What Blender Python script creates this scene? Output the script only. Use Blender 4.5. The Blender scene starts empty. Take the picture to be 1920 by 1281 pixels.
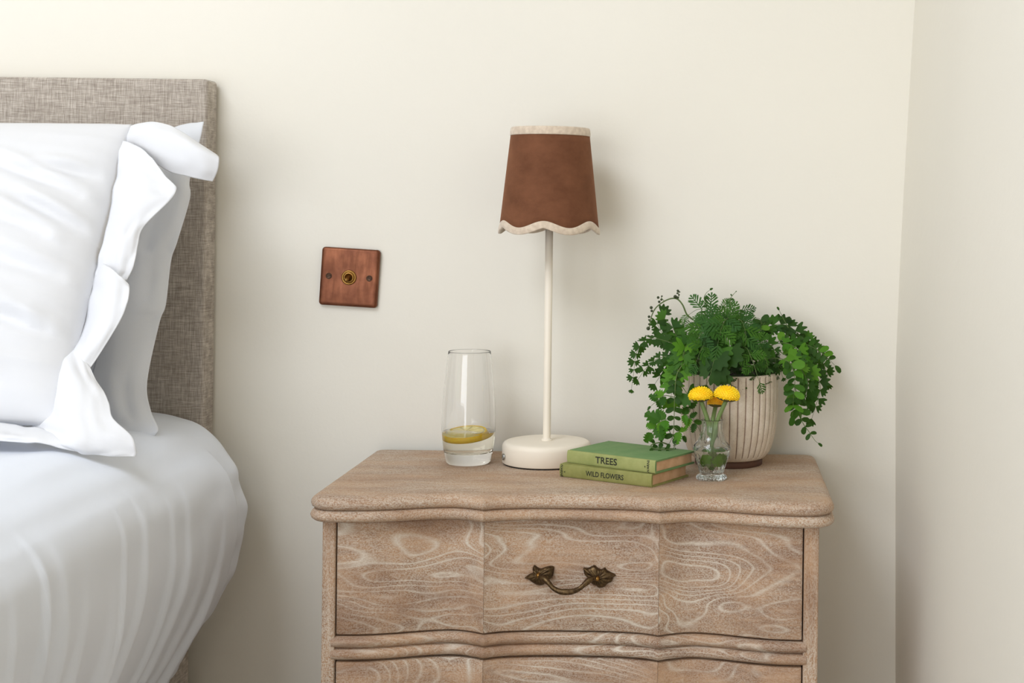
import bpy, bmesh, math, random
import numpy as np
from mathutils import Vector, Matrix

random.seed(7)
rng = np.random.default_rng(11)
PI = math.pi
scene = bpy.context.scene
C = scene.collection

# ------------------------------------------------------------------ camera
CAM_Z, CAM_D, FPX, VPX, VPY, ROLL = 1.034, 2.12, 2667.0, 1337.0, 400.0, 0.012
cam_data = bpy.data.cameras.new('camera')
cam = bpy.data.objects.new('camera', cam_data)
C.objects.link(cam)
cam_data.sensor_fit = 'HORIZONTAL'
cam_data.sensor_width = 36.0
cam_data.lens = 36.0 * FPX / 1920.0
cam_data.shift_x = (960.0 - VPX) / 1920.0
cam_data.shift_y = (VPY - 640.5) / 1920.0
cam_data.clip_start = 0.02
cam.matrix_world = Matrix.Translation((0, -CAM_D, CAM_Z)) @ Matrix.Rotation(PI / 2, 4, 'X') @ Matrix.Rotation(ROLL, 4, 'Z')
scene.camera = cam

# ------------------------------------------------------------------ world, window and added top light, exposure
world = bpy.data.worlds.new('world')
scene.world = world
world.use_nodes = True
bg = world.node_tree.nodes['Background']
bg.inputs['Color'].default_value = (0.86, 0.93, 1.0, 1)
bg.inputs['Strength'].default_value = 1.0

def area(name, loc, target, sx, sy, power, col):
    l = bpy.data.lights.new(name, 'AREA')
    l.shape = 'RECTANGLE'; l.size = sx; l.size_y = sy
    l.energy = power; l.color = col
    o = bpy.data.objects.new(name, l)
    C.objects.link(o)
    o.location = loc
    o.rotation_euler = (Vector(target) - Vector(loc)).to_track_quat('-Z', 'Y').to_euler()
    return o
# daylight: window behind the camera, set low for the wall, and an added rooflight
area('window_daylight', (-1.5, -4.36, 1.05), (-1.5, 0, 1.05), 2.1, 1.9, 52, (0.97, 0.985, 1.025))
area('added_top_light', (-1.35, -2.1, 2.64), (-1.35, -2.1, 0.0), 1.3, 1.5, 46, (0.935, 0.985, 1.08))  # unseen, put in for light from above on bed and table tops
vs = scene.view_settings
vs.view_transform = 'Standard'; vs.look = 'None'
vs.exposure = -0.02; vs.gamma = 1.0; vs.use_curve_mapping = False
scene.cycles.use_denoising = True
scene.cycles.max_bounces = 14
scene.cycles.diffuse_bounces = 8
scene.cycles.transmission_bounces = 12
scene.cycles.glossy_bounces = 6

# ------------------------------------------------------------------ helpers
def P(px, py, d):
    """measured photo position at distance d from the camera plane -> point in the room (metres)"""
    a, b = px - VPX, py - VPY
    c, s = math.cos(ROLL), math.sin(ROLL)
    x = a * c + b * s; y = -a * s + b * c
    return Vector((x * d / FPX, -CAM_D + d, CAM_Z - y * d / FPX))

def srgb(r, g, b):
    f = lambda v: (v / 255 / 12.92) if v / 255 <= 0.04045 else ((v / 255 + 0.055) / 1.055) ** 2.4
    return (f(r), f(g), f(b), 1.0)

def link(name, me, mat=None, parent=None, smooth=True, loc=None):
    o = bpy.data.objects.new(name, me)
    C.objects.link(o)
    if mat is not None:
        me.materials.clear()
        for m in (mat if isinstance(mat, (list, tuple)) else [mat]): me.materials.append(m)
    if smooth and len(me.polygons):
        me.polygons.foreach_set('use_smooth', [True] * len(me.polygons))
    if parent is not None: o.parent = parent
    if loc is not None: o.location = loc
    return o

def tag(o, label=None, cat=None, group=None, kind=None):
    if label: o['label'] = label
    if cat: o['category'] = cat
    if group: o['group'] = group
    if kind: o['kind'] = kind
    return o

def empty(name, loc, label, cat, group=None, rotz=0):
    o = bpy.data.objects.new(name, None)
    o.empty_display_size = 0.05
    C.objects.link(o)
    o.location = loc; o.rotation_euler = (0, 0, rotz)
    return tag(o, label, cat, group)

class MB:
    def __init__(s): s.v, s.f, s.m = [], [], []
    def add(s, verts, faces, mi=0):
        n = len(s.v)
        s.v += [tuple(map(float, p)) for p in verts]
        s.f += [tuple(i + n for i in f) for f in faces]
        s.m += [mi] * len(faces)
        return s
    def grid(s, A, wrap_u=False, wrap_v=False, mi=0, flip=False):
        A = np.asarray(A, float); m, n = A.shape[:2]
        F = []
        for i in range(m if wrap_u else m - 1):
            for j in range(n if wrap_v else n - 1):
                a, b = i * n + j, i * n + (j + 1) % n
                c, d = ((i + 1) % m) * n + (j + 1) % n, ((i + 1) % m) * n + j
                F.append((d, c, b, a) if flip else (a, b, c, d))
        return s.add(A.reshape(-1, 3), F, mi)
    def box(s, x0, x1, y0, y1, z0, z1, mi=0):
        V = [(x, y, z) for x in (x0, x1) for y in (y0, y1) for z in (z0, z1)]
        return s.add(V, [(0, 1, 3, 2), (4, 6, 7, 5), (0, 4, 5, 1), (2, 3, 7, 6), (0, 2, 6, 4), (1, 5, 7, 3)], mi)
    def lathe(s, prof, seg=64, mi=0, centre=(0, 0), mod=None, close=False):
        A = np.zeros((len(prof), seg, 3))
        th = np.linspace(0, 2 * PI, seg, endpoint=False)
        for i, (r, z) in enumerate(prof):
            rr = np.full(seg, r) if mod is None else mod(r, z, th)
            A[i, :, 0] = centre[0] + rr * np.cos(th); A[i, :, 1] = centre[1] + rr * np.sin(th); A[i, :, 2] = z
        return s.grid(A, wrap_u=close, wrap_v=True, mi=mi)
    def tube(s, pts, rad, seg=10, mi=0, caps=True):
        pts = [Vector(p) for p in pts]; n = len(pts)
        rad = rad if hasattr(rad, '__len__') else [rad] * n
        up = Vector((0, 0, 1)); rows = []; prev = None
        for i, p in enumerate(pts):
            t = (pts[min(i + 1, n - 1)] - pts[max(i - 1, 0)])
            t = t.normalized() if t.length > 0 else Vector((0, 0, 1))
            a = prev if prev is not None else (Vector((1, 0, 0)) if abs(t.z) > 0.9 else up)
            u = (a - t * a.dot(t)).normalized(); prev = u
            w = t.cross(u)
            rows.append([p + (u * math.cos(k) + w * math.sin(k)) * rad[i] for k in np.linspace(0, 2 * PI, seg, endpoint=False)])
        base = len(s.v)
        s.grid(rows, wrap_v=True, mi=mi)
        if caps:
            s.f.append(tuple(base + k for k in range(seg))); s.m.append(mi)
            s.f.append(tuple(base + (n - 1) * seg + k for k in reversed(range(seg)))); s.m.append(mi)
        return s
    def mesh(s, name='mesh', fix=True):
        me = bpy.data.meshes.new(name)
        me.from_pydata(s.v, [], s.f)
        me.polygons.foreach_set('material_index', s.m)
        if fix:
            bm = bmesh.new(); bm.from_mesh(me)
            bmesh.ops.remove_doubles(bm, verts=bm.verts, dist=1e-6)
            bmesh.ops.recalc_face_normals(bm, faces=bm.faces)
            bm.to_mesh(me); bm.free()
        me.update()
        return me
    def build(s, name, mat, parent=None, smooth=True, loc=None, fix=True):
        return link(name, s.mesh(name, fix), mat, parent, smooth, loc)

def bevel_box(name, x0, x1, y0, y1, z0, z1, r, mat, parent=None, seg=3, loc=None):
    m = MB().box(x0, x1, y0, y1, z0, z1).mesh(name)
    bm = bmesh.new(); bm.from_mesh(m)
    bmesh.ops.bevel(bm, geom=bm.edges[:], offset=r, segments=seg, profile=0.5, affect='EDGES')
    bm.to_mesh(m); bm.free()
    o = link(name, m, mat, parent, True, loc)
    o.modifiers.new('wn', 'WEIGHTED_NORMAL').keep_sharp = True
    return o

def auto_sharp(o, ang=40):
    me = o.data
    bm = bmesh.new(); bm.from_mesh(me)
    for e in bm.edges:
        if len(e.link_faces) == 2 and e.calc_face_angle(0) > math.radians(ang): e.smooth = False
    bm.to_mesh(me); bm.free()
    return o

def crom(pts, n):
    """Catmull-Rom through pts, n samples"""
    p = np.asarray(pts, float); m = len(p)
    if m == 2: return p[0] + (p[1] - p[0]) * np.linspace(0, 1, n)[:, None]
    q = np.vstack([2 * p[0] - p[1], p, 2 * p[-1] - p[-2]])
    t = np.linspace(0, m - 1, n); i = np.minimum(t.astype(int), m - 2); f = (t - i)[:, None]
    a, b, c, d = q[i], q[i + 1], q[i + 2], q[i + 3]
    return 0.5 * (2 * b + (c - a) * f + (2 * a - 5 * b + 4 * c - d) * f ** 2 + (3 * b - a - 3 * c + d) * f ** 3)

def patch(rows, nu, nv):
    """smooth surface through a grid of control points -> (nu, nv, 3)"""
    R = np.stack([crom(r, nv) for r in rows])           # (k, nv, 3)
    return np.stack([crom(R[:, j], nu) for j in range(nv)], axis=1)

def sstep(a, b, x):
    t = np.clip((np.asarray(x, float) - a) / (b - a), 0, 1)
    return t * t * (3 - 2 * t)

def vnoise(shape, cells, seed):
    """smooth value noise on a grid, about -1..1"""
    r = np.random.default_rng(seed)
    g = r.uniform(-1, 1, (cells[0] + 3, cells[1] + 3))
    u = np.linspace(0, cells[0], shape[0]); v = np.linspace(0, cells[1], shape[1])
    iu = np.minimum(u.astype(int), cells[0] - 1); iv = np.minimum(v.astype(int), cells[1] - 1)
    fu = u - iu; fv = v - iv
    fu = (fu * fu * (3 - 2 * fu))[:, None]; fv = (fv * fv * (3 - 2 * fv))[None, :]
    A = g[iu][:, iv]; B = g[iu + 1][:, iv]; D = g[iu][:, iv + 1]; E = g[iu + 1][:, iv + 1]
    return (A * (1 - fu) + B * fu) * (1 - fv) + (D * (1 - fu) + E * fu) * fv

def gnormals(A):
    du = np.gradient(A, axis=0); dv = np.gradient(A, axis=1)
    n = np.cross(du, dv); n /= np.linalg.norm(n, axis=2, keepdims=True) + 1e-12
    return n

# ------------------------------------------------------------------ materials
class NT:
    def __init__(s, name):
        s.mat = bpy.data.materials.new(name); s.mat.use_nodes = True
        s.t = s.mat.node_tree; s.b = s.t.nodes['Principled BSDF']; s.out = s.t.nodes['Material Output']
    def n(s, typ, **kw):
        nd = s.t.nodes.new(typ)
        for k, v in kw.items():
            if k in ('ins',): continue
            setattr(nd, k, v)
        for k, v in kw.get('ins', {}).items():
            if isinstance(v, bpy.types.NodeSocket): s.t.links.new(v, nd.inputs[k])
            else: nd.inputs[k].default_value = v
        return nd
    def set(s, **kw):
        for k, v in kw.items():
            k = k.replace('_', ' ')
            if isinstance(v, bpy.types.NodeSocket): s.t.links.new(v, s.b.inputs[k])
            else: s.b.inputs[k].default_value = v
        return s
    def coord(s, kind='Object'):
        return s.n('ShaderNodeTexCoord').outputs[kind]
    def mapping(s, v, scale=(1, 1, 1), rot=(0, 0, 0)):
        return s.n('ShaderNodeMapping', ins={'Vector': v, 'Scale': scale, 'Rotation': rot}).outputs[0]
    def noise(s, v, scale, detail=2, rough=0.5, dist=0.0):
        return s.n('ShaderNodeTexNoise', ins={'Vector': v, 'Scale': scale, 'Detail': detail, 'Roughness': rough, 'Distortion': dist}).outputs['Fac']
    def ramp(s, f, stops):
        r = s.n('ShaderNodeValToRGB', ins={'Fac': f})
        e = r.color_ramp.elements
        while len(e) < len(stops): e.new(0.5)
        for k, (p, c) in enumerate(stops):
            e[k].position = p; e[k].color = c if hasattr(c, '__len__') else (c, c, c, 1)
        return r.outputs['Color']
    def mix(s, f, a, b, mode='MIX'):
        m = s.n('ShaderNodeMix', data_type='RGBA', blend_type=mode)
        for i, v in ((0, f), (6, a), (7, b)):
            if isinstance(v, bpy.types.NodeSocket): s.t.links.new(v, m.inputs[i])
            else: m.inputs[i].default_value = v
        return m.outputs[2]
    def math(s, op, a, b=0.0, clamp=False):
        m = s.n('ShaderNodeMath', operation=op, use_clamp=clamp)
        for i, v in ((0, a), (1, b)):
            if isinstance(v, bpy.types.NodeSocket): s.t.links.new(v, m.inputs[i])
            else: m.inputs[i].default_value = v
        return m.outputs[0]
    def bump(s, h, strength=0.3, dist=0.001):
        return s.n('ShaderNodeBump', ins={'Height': h, 'Strength': strength, 'Distance': dist}).outputs[0]

def simple(name, col, rough=0.5, metal=0.0, spec=0.5, noise=None, sheen=0.0, **kw):
    t = NT(name)
    if noise:
        sc, col2 = noise
        t.set(Base_Color=t.mix(t.ramp(t.noise(t.coord(), sc, 3), [(0.35, 0.0), (0.65, 1.0)]), col, col2))
    else:
        t.set(Base_Color=col)
    t.set(Roughness=rough, Metallic=metal)
    t.b.inputs['Specular IOR Level'].default_value = spec
    if sheen: t.b.inputs['Sheen Weight'].default_value = sheen
    for k, v in kw.items(): t.b.inputs[k.replace('_', ' ')].default_value = v
    return t.mat

def wall_material(name, col):
    t = NT(name); v = t.coord()
    n1 = t.noise(v, 1.6, 2); n2 = t.noise(v, 22, 4, 0.6); n3 = t.noise(v, 260, 2)
    c2 = tuple(c * 0.965 for c in col[:3]) + (1,)
    t.set(Base_Color=t.mix(t.ramp(n1, [(0.3, 0.0), (0.7, 1.0)]), col, c2), Roughness=0.62)
    t.b.inputs['Specular IOR Level'].default_value = 0.25
    h = t.math('ADD', t.math('MULTIPLY', n2, 1.0), t.math('MULTIPLY', n3, 0.12))
    t.set(Normal=t.bump(h, 0.35, 0.0016))
    return t.mat

def wood_material(name, axis='x', light=0.0, figure=1.0):
    """lime-washed carved hardwood; grain runs along axis; lime sits in the growth rings and pores"""
    t = NT(name); v0 = t.coord()
    rnd = t.n('ShaderNodeObjectInfo').outputs['Random']
    off = t.n('ShaderNodeCombineXYZ', ins={0: t.math('MULTIPLY', rnd, 7.3), 1: t.math('MULTIPLY', rnd, 13.7), 2: t.math('MULTIPLY', rnd, 5.1)}).outputs[0]
    v = t.n('ShaderNodeVectorMath', operation='ADD', ins={0: v0, 1: off}).outputs[0]
    S = (lambda a, b: (a, b, b) if axis == 'x' else (b, b, a))
    fig = t.noise(t.mapping(v, S(2.4, 10)), 1.0, 2.0, 0.4, 0.35)
    tri = t.math('PINGPONG', t.math('MULTIPLY', fig, 28.0), 0.5)          # contour lines of the figure: growth rings
    fibre = t.noise(t.mapping(v, S(190, 1000)), 1.0, 2, 0.6)
    pores = t.noise(t.mapping(v, S(520, 760)), 1.0, 3, 0.75)
    line = t.ramp(t.math('ADD', tri, t.math('MULTIPLY', t.math('SUBTRACT', pores, 0.5), 0.5)), [(0.0, 1.0), (0.07, 0.55), (0.15, 0.0)])
    patchy = t.ramp(t.noise(t.mapping(v, S(6, 13)), 1.0, 3, 0.6), [(0.36, 0.0), (0.64, 1.0)])
    patch2 = t.ramp(t.noise(t.mapping(v, S(9, 24)), 1.0, 2), [(0.38, 0.0), (0.66, 1.0)])
    grain = t.noise(t.mapping(v, S(12, 240)), 1.0, 3, 0.65)
    base = t.mix(t.ramp(grain, [(0.3, 0.0), (0.7, 1.0)]), srgb(128, 94, 69), srgb(168, 133, 103))
    base = t.mix(t.math('MULTIPLY', patch2, 0.6), base, srgb(187, 147, 110))
    if figure > 0.5:
        dk = t.ramp(t.noise(t.mapping(v, S(4.5, 17)), 1.3, 3, 0.6), [(0.46, 0.0), (0.66, 1.0)])
        base = t.mix(t.math('MULTIPLY', dk, 0.75), base, srgb(118, 82, 58))
    pm = t.ramp(pores, [(0.46, 0.0), (0.58, 1.0)])
    fm = t.ramp(fibre, [(0.48, 0.0), (0.62, 1.0)])
    a = t.math('MULTIPLY', line, t.math('ADD', t.math('MULTIPLY', patchy, 0.62 * figure), 0.06 * figure))
    b = t.math('MULTIPLY', t.math('MAXIMUM', pm, t.math('MULTIPLY', fm, 0.8)), t.math('ADD', t.math('MULTIPLY', patchy, 0.46), 0.22 + light))
    w = t.math('ADD', a, b, clamp=True)
    col = t.mix(w, base, srgb(211, 201, 186))
    t.set(Base_Color=col, Roughness=0.62)
    t.b.inputs['Specular IOR Level'].default_value = 0.3
    h = t.math('ADD', t.math('MULTIPLY', w, 0.6), t.math('MULTIPLY', grain, 0.5))
    t.set(Normal=t.bump(h, 0.5, 0.0006))
    return t.mat

def linen_material(name):
    t = NT(name); v = t.coord()
    weft = t.noise(t.mapping(v, (70, 70, 1250)), 1.0, 3, 0.6)
    warp = t.noise(t.mapping(v, (1250, 70, 70)), 1.0, 3, 0.6)
    slub = t.noise(t.mapping(v, (20, 20, 480)), 1.0, 2)
    slub2 = t.noise(t.mapping(v, (480, 20, 20)), 1.0, 2)
    s = t.math('ADD', t.math('ADD', weft, warp), t.math('MULTIPLY', t.math('ADD', slub, slub2), 0.55))
    s = t.math('MULTIPLY', s, 0.3226)
    t.set(Base_Color=t.ramp(s, [(0.38, srgb(132, 122, 112)), (0.5, srgb(172, 162, 151)), (0.63, srgb(212, 204, 194))]), Roughness=0.9)
    t.b.inputs['Specular IOR Level'].default_value = 0.15
    t.b.inputs['Sheen Weight'].default_value = 0.2
    t.set(Normal=t.bump(s, 0.6, 0.0015))
    return t.mat

def cotton_material(name, col):
    t = NT(name); v = t.coord()
    n = t.noise(t.mapping(v, (900, 900, 900)), 1.0, 2)
    n2 = t.noise(v, 14, 3)
    t.set(Base_Color=col, Roughness=0.8)
    t.b.inputs['Specular IOR Level'].default_value = 0.2
    t.b.inputs['Sheen Weight'].default_value = 0.15
    t.set(Normal=t.bump(t.math('ADD', t.math('MULTIPLY', n, 0.1), n2), 0.22, 0.004))
    return t.mat

def glass_material(name, col=(1, 1, 1, 1), ior=1.5, rough=0.0):
    return simple(name, col, rough, 0, 0.5, Transmission_Weight=1.0, IOR=ior)

M = {}
M['wall'] = wall_material('cream_wall_paint', srgb(233, 229, 218))
M['ceiling'] = wall_material('white_ceiling_paint', srgb(222, 219, 212))
M['floor'] = simple('pale_carpet', srgb(196, 190, 182), 0.9, noise=(9, srgb(184, 178, 170)))
M['frame'] = simple('white_gloss_paint', srgb(236, 234, 228), 0.35)
M['linen'] = linen_material('taupe_linen_weave')
M['cotton'] = cotton_material('white_cotton_sateen', srgb(226, 231, 240))
M['pillow_cotton'] = cotton_material('white_cotton_pillow_sateen', srgb(224, 225, 228))
M['cotton2'] = cotton_material('white_cotton_percale', srgb(224, 227, 233))
M['mattress'] = simple('ivory_mattress_ticking', srgb(225, 220, 208), 0.8)
M['wood'] = wood_material('limed_wood_horizontal_grain', 'x')
M['wood_top'] = wood_material('limed_wood_worn_top', 'x', 0.13, 0.25)
M['wood_v'] = wood_material('limed_wood_vertical_grain', 'z', 0.06, 0.3)
M['dark'] = simple('unfinished_dark_timber', srgb(70, 48, 34), 0.8)
M['bronze'] = simple('antique_bronze', srgb(104, 84, 56), 0.42, 0.85, noise=(260, srgb(62, 46, 30)))
M['old_screw'] = simple('dark_bronze_screw', srgb(84, 60, 44), 0.5, 0.6)
M['brass'] = simple('worn_brass', srgb(150, 112, 58), 0.35, 0.95)
M['lamp'] = simple('cream_powder_coat', srgb(235, 226, 210), 0.5)
M['black'] = simple('black_rubber', srgb(24, 22, 20), 0.7)
M['steel'] = simple('polished_steel', srgb(170, 170, 168), 0.2, 1.0)
M['glass'] = glass_material('clear_glass', (1, 1, 1, 1), 1.42)
M['vase'] = glass_material('pressed_clear_glass', (0.97, 1.0, 0.985, 1), 1.5)
M['water'] = glass_material('still_water', (0.98, 1, 0.99, 1), 1.333)
M['lemon_water'] = glass_material('cloudy_lemon_water', (1.0, 0.975, 0.87, 1), 1.333, 0.0)
M['rind'] = simple('lemon_peel', srgb(255, 219, 40), 0.45, noise=(420, srgb(255, 206, 20)))
M['pith'] = simple('lemon_pith', srgb(246, 236, 190), 0.6)
M['pulp'] = simple('lemon_pulp', srgb(252, 240, 170), 0.35, noise=(240, srgb(248, 228, 130)))
M['cream_trim'] = simple('cream_velvet_binding', srgb(214, 198, 178), 0.85, noise=(160, srgb(196, 178, 158)), sheen=0.4)
M['soil'] = simple('potting_soil', srgb(48, 36, 26), 0.95, noise=(120, srgb(26, 20, 14)))
M['foot'] = simple('unglazed_brown_clay', srgb(84, 54, 38), 0.7)
M['ink'] = simple('black_foil_ink', srgb(34, 36, 24), 0.6)
M['pages'] = simple('aged_page_edges', srgb(214, 176, 138), 0.85, noise=(70, srgb(196, 156, 118)))
M['stem'] = simple('green_flower_stem', srgb(110, 132, 74), 0.55)
M['calyx'] = simple('dark_calyx', srgb(86, 78, 34), 0.7)
M['petal'] = simple('yellow_petals', srgb(255, 228, 26), 0.6, noise=(90, srgb(255, 214, 10)))
M['petal_o'] = simple('golden_petals', srgb(250, 200, 16), 0.6, noise=(90, srgb(230, 168, 8)))

def velvet():
    t = NT('brown_velvet'); v = t.coord()
    n = t.noise(t.mapping(v, (30, 30, 40)), 1.0, 4, 0.65)
    weave = t.noise(t.mapping(v, (300, 300, 900)), 1.0, 2)
    c = t.mix(t.ramp(n, [(0.3, 0.0), (0.7, 1.0)]), srgb(98, 62, 42), srgb(118, 77, 54))
    t.set(Base_Color=c, Roughness=0.85)
    t.b.inputs['Sheen Weight'].default_value = 0.5
    t.b.inputs['Sheen Tint'].default_value = srgb(170, 120, 88)
    t.b.inputs['Specular IOR Level'].default_value = 0.15
    t.set(Normal=t.bump(weave, 0.2, 0.0006))
    return t.mat
M['velvet'] = velvet()

def copper():
    t = NT('aged_copper'); v = t.coord()
    n = t.noise(v, 38, 4, 0.6); n2 = t.noise(t.mapping(v, (160, 160, 40)), 1.0, 3)
    c = t.mix(t.ramp(n, [(0.35, 0.0), (0.65, 1.0)]), srgb(106, 62, 42), srgb(130, 80, 55))
    c = t.mix(t.math('MULTIPLY', t.ramp(n2, [(0.5, 0.0), (0.75, 1.0)]), 0.4), c, srgb(104, 62, 44))
    t.set(Base_Color=c, Metallic=0.75, Roughness=t.ramp(n2, [(0.3, 0.36), (0.7, 0.5)]))
    return t.mat
M['copper'] = copper()

def cloth_cover(name, c1, c2):
    t = NT(name); v = t.coord()
    n = t.noise(v, 40, 4, 0.65); w = t.noise(v, 1400, 2)
    c = t.mix(t.ramp(n, [(0.35, 0.0), (0.68, 1.0)]), c1, c2)
    t.set(Base_Color=c, Roughness=0.75, Normal=t.bump(w, 0.25, 0.0003))
    t.b.inputs['Specular IOR Level'].default_value = 0.3
    return t.mat
M['book_top'] = cloth_cover('green_book_cloth', srgb(102, 136, 86), srgb(116, 144, 94))
M['book_spine'] = cloth_cover('faded_green_spine_cloth', srgb(160, 164, 106), srgb(144, 152, 92))
M['book2'] = cloth_cover('olive_green_book_cloth', srgb(146, 146, 88), srgb(130, 132, 74))

def glaze():
    t = NT('speckled_stone_glaze'); v = t.coord()
    n = t.noise(v, 900, 2); n2 = t.noise(v, 60, 4, 0.6)
    c = t.mix(t.ramp(n2, [(0.35, 0.0), (0.7, 1.0)]), srgb(214, 202, 184), srgb(200, 184, 164))
    c = t.mix(t.ramp(n, [(0.62, 0.0), (0.7, 0.7)]), c, srgb(150, 124, 98))
    t.set(Base_Color=c, Roughness=0.5)
    return t.mat
M['glaze'] = glaze()
M['groove'] = simple('brown_glaze_in_groove', srgb(128, 106, 92), 0.6, noise=(140, srgb(152, 130, 112)))

def leaf(name, c1, c2):
    t = NT(name); v = t.coord()
    rnd = t.n('ShaderNodeObjectInfo').outputs['Random']
    c = t.mix(rnd, c1, c2)
    t.set(Base_Color=c, Roughness=0.55)
    t.b.inputs['Specular IOR Level'].default_value = 0.2
    tr = t.n('ShaderNodeBsdfTranslucent', ins={'Color': t.mix(0.5, c, srgb(120, 170, 40))})
    ms = t.n('ShaderNodeMixShader', ins={0: 0.18, 1: t.b.outputs[0], 2: tr.outputs[0]})
    t.t.links.new(ms.outputs[0], t.out.inputs['Surface'])
    return t.mat
M['leaf'] = leaf('fern_leaf_green', srgb(36, 76, 16), srgb(62, 106, 26))
M['leaf_bright'] = leaf('fern_leaf_fresh_green', srgb(62, 116, 20), srgb(92, 140, 36))
M['leaf_blue'] = leaf('fern_leaf_bluish_green', srgb(38, 78, 30), srgb(58, 100, 42))
M['leaf_dark'] = leaf('fern_leaf_dark_green', srgb(26, 54, 14), srgb(42, 76, 20))
M['fern_stem'] = simple('fern_stem_green', srgb(84, 104, 50), 0.55)
M['bud'] = simple('fern_bud_dark', srgb(48, 58, 28), 0.6)

# ------------------------------------------------------------------ the room
def struct(o): return tag(o, kind='structure')
RX, LX, RY, HZ = 1.9, -3.4, -4.4, 2.6
corner = [(0, 1716), (195, 1704), (350, 1695), (500, 1687), (700, 1679), (900, 1679), (1281, 1679)]
cz = [P(x, y, CAM_D).z for y, x in corner][::-1]; cx = [P(x, y, CAM_D).x for y, x in corner][::-1]
def corner_x(z): return np.interp(z, cz, cx)
# back wall, slightly uneven plaster
nx, nz = 120, 80
X = np.linspace(LX, 0.34, nx); Z = np.linspace(0, HZ, nz)
A = np.zeros((nx, nz, 3)); A[..., 0] = X[:, None]; A[..., 2] = Z[None, :]
A[..., 1] = 0.0015 * vnoise((nx, nz), (22, 16), 3) + 0.001
struct(MB().grid(A).build('wall_back', M['wall']))
# right wall: short return beside the nightstand, then the room widens
path = [(None, 0.0)] + [(None, -0.02 * k) for k in range(1, 6)] + [(None, -0.1 - 0.1 * k) for k in range(1, 11)] + [(0.30, -1.15), (0.6, -1.15), (RX, -1.15), (RX, RY)]
rows = []
for (x, y) in path:
    r = []
    for z in Z:
        c = float(corner_x(z)); k = min(1.0, -y / 0.9)
        xx = (c * (1 - k) + 0.285 * k) if x is None else x
        r.append((xx, y + 0.012 if y == 0 else y, z))
    rows.append(r)
struct(MB().grid(rows).build('wall_right', M['wall'], smooth=False))
def wall_with_opening(name, along, fixed, a0, a1, o0, o1, oz0, oz1, th):
    m = MB()
    for (p, q, z0, z1) in ((a0, o0, 0, HZ), (o1, a1, 0, HZ), (o0, o1, 0, oz0), (o0, o1, oz1, HZ)):
        if along == 'x': m.box(p, q, fixed - th, fixed, z0, z1)
        else: m.box(fixed - th, fixed, p, q, z0, z1)
    return struct(m.build(name, M['wall'], smooth=False, fix=False))
struct(MB().box(LX - 0.15, LX, RY, 0.0, 0, HZ).build('wall_left', M['wall'], smooth=False, fix=False))
wall_with_opening('wall_rear', 'x', RY, LX, RX, -2.6, -0.4, 0.05, 2.05, 0.15)
struct(MB().box(LX, RX, RY, 0.02, -0.03, 0.0).build('floor', M['floor'], smooth=False))
mc = MB()
for (a_, b_, c_, d_) in ((LX, -2.05, RY, 0.02), (-0.65, RX, RY, 0.02), (-2.05, -0.65, RY, -2.9), (-2.05, -0.65, -1.3, 0.02)): mc.box(a_, b_, c_, d_, HZ, HZ + 0.1)
struct(mc.build('ceiling', M['ceiling'], smooth=False, fix=False))
def window(name, along, fixed, a0, a1, z0, z1):
    m = MB(); w = 0.06
    am = (a0 + a1) / 2
    for (p, q, c, d) in ((a0, a0 + w, z0, z1), (a1 - w, a1, z0, z1), (a0, a1, z0, z0 + w), (a0, a1, z1 - w, z1), (am - w / 2, am + w / 2, z0, z1)):
        if along == 'x': m.box(p, q, fixed - 0.09, fixed - 0.03, c, d)
        else: m.box(fixed - 0.09, fixed - 0.03, p, q, c, d)
    return struct(m.build(name, M['frame'], smooth=False, fix=False))
mc = MB()
for (a_, b_, c_, d_) in ((-2.05, -2.0, -2.9, -1.3), (-0.70, -0.65, -2.9, -1.3), (-2.0, -0.70, -2.9, -2.85), (-2.0, -0.70, -1.35, -1.3)): mc.box(a_, b_, c_, d_, HZ - 0.01, HZ + 0.1)
struct(mc.build('added_rooflight', M['frame'], smooth=False, fix=False))  # frame of the added rooflight, put in with its ceiling opening
window('window_2', 'x', RY, -2.6, -0.4, 0.05, 2.05)

# ------------------------------------------------------------------ bed
BX0, BX1 = -2.23, -0.739
bed = empty('bed', (-1.48, -0.02, 0), 'double bed with taupe linen headboard against the cream wall', 'bed')
def under(parent, o):
    o.parent = parent; o.matrix_parent_inverse = Matrix.Translation(-Vector(parent.location)); return o
hb = under(bed, bevel_box('headboard', BX0, BX1, -0.047, -0.004, 0.47, CAM_Z + 0.187, 0.0055, M['linen'], seg=3))
under(bed, bevel_box('divan_base', BX0 + 0.01, -0.752, -2.02, -0.05, 0.09, 0.405, 0.012, M['linen']))
under(bed, bevel_box('mattress', BX0 + 0.03, -0.80, -2.0, -0.055, 0.405, 0.70, 0.05, M['mattress'], seg=5))
for (x, y) in ((-2.1, -0.2), (-0.86, -0.2), (-2.1, -1.9), (-0.86, -1.9)):
    m = MB().lathe([(0.0, 0), (0.022, 0), (0.028, 0.09), (0.0, 0.09)], 16, centre=(x, y))
    under(bed, m.build('leg', M['dark']))

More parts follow.
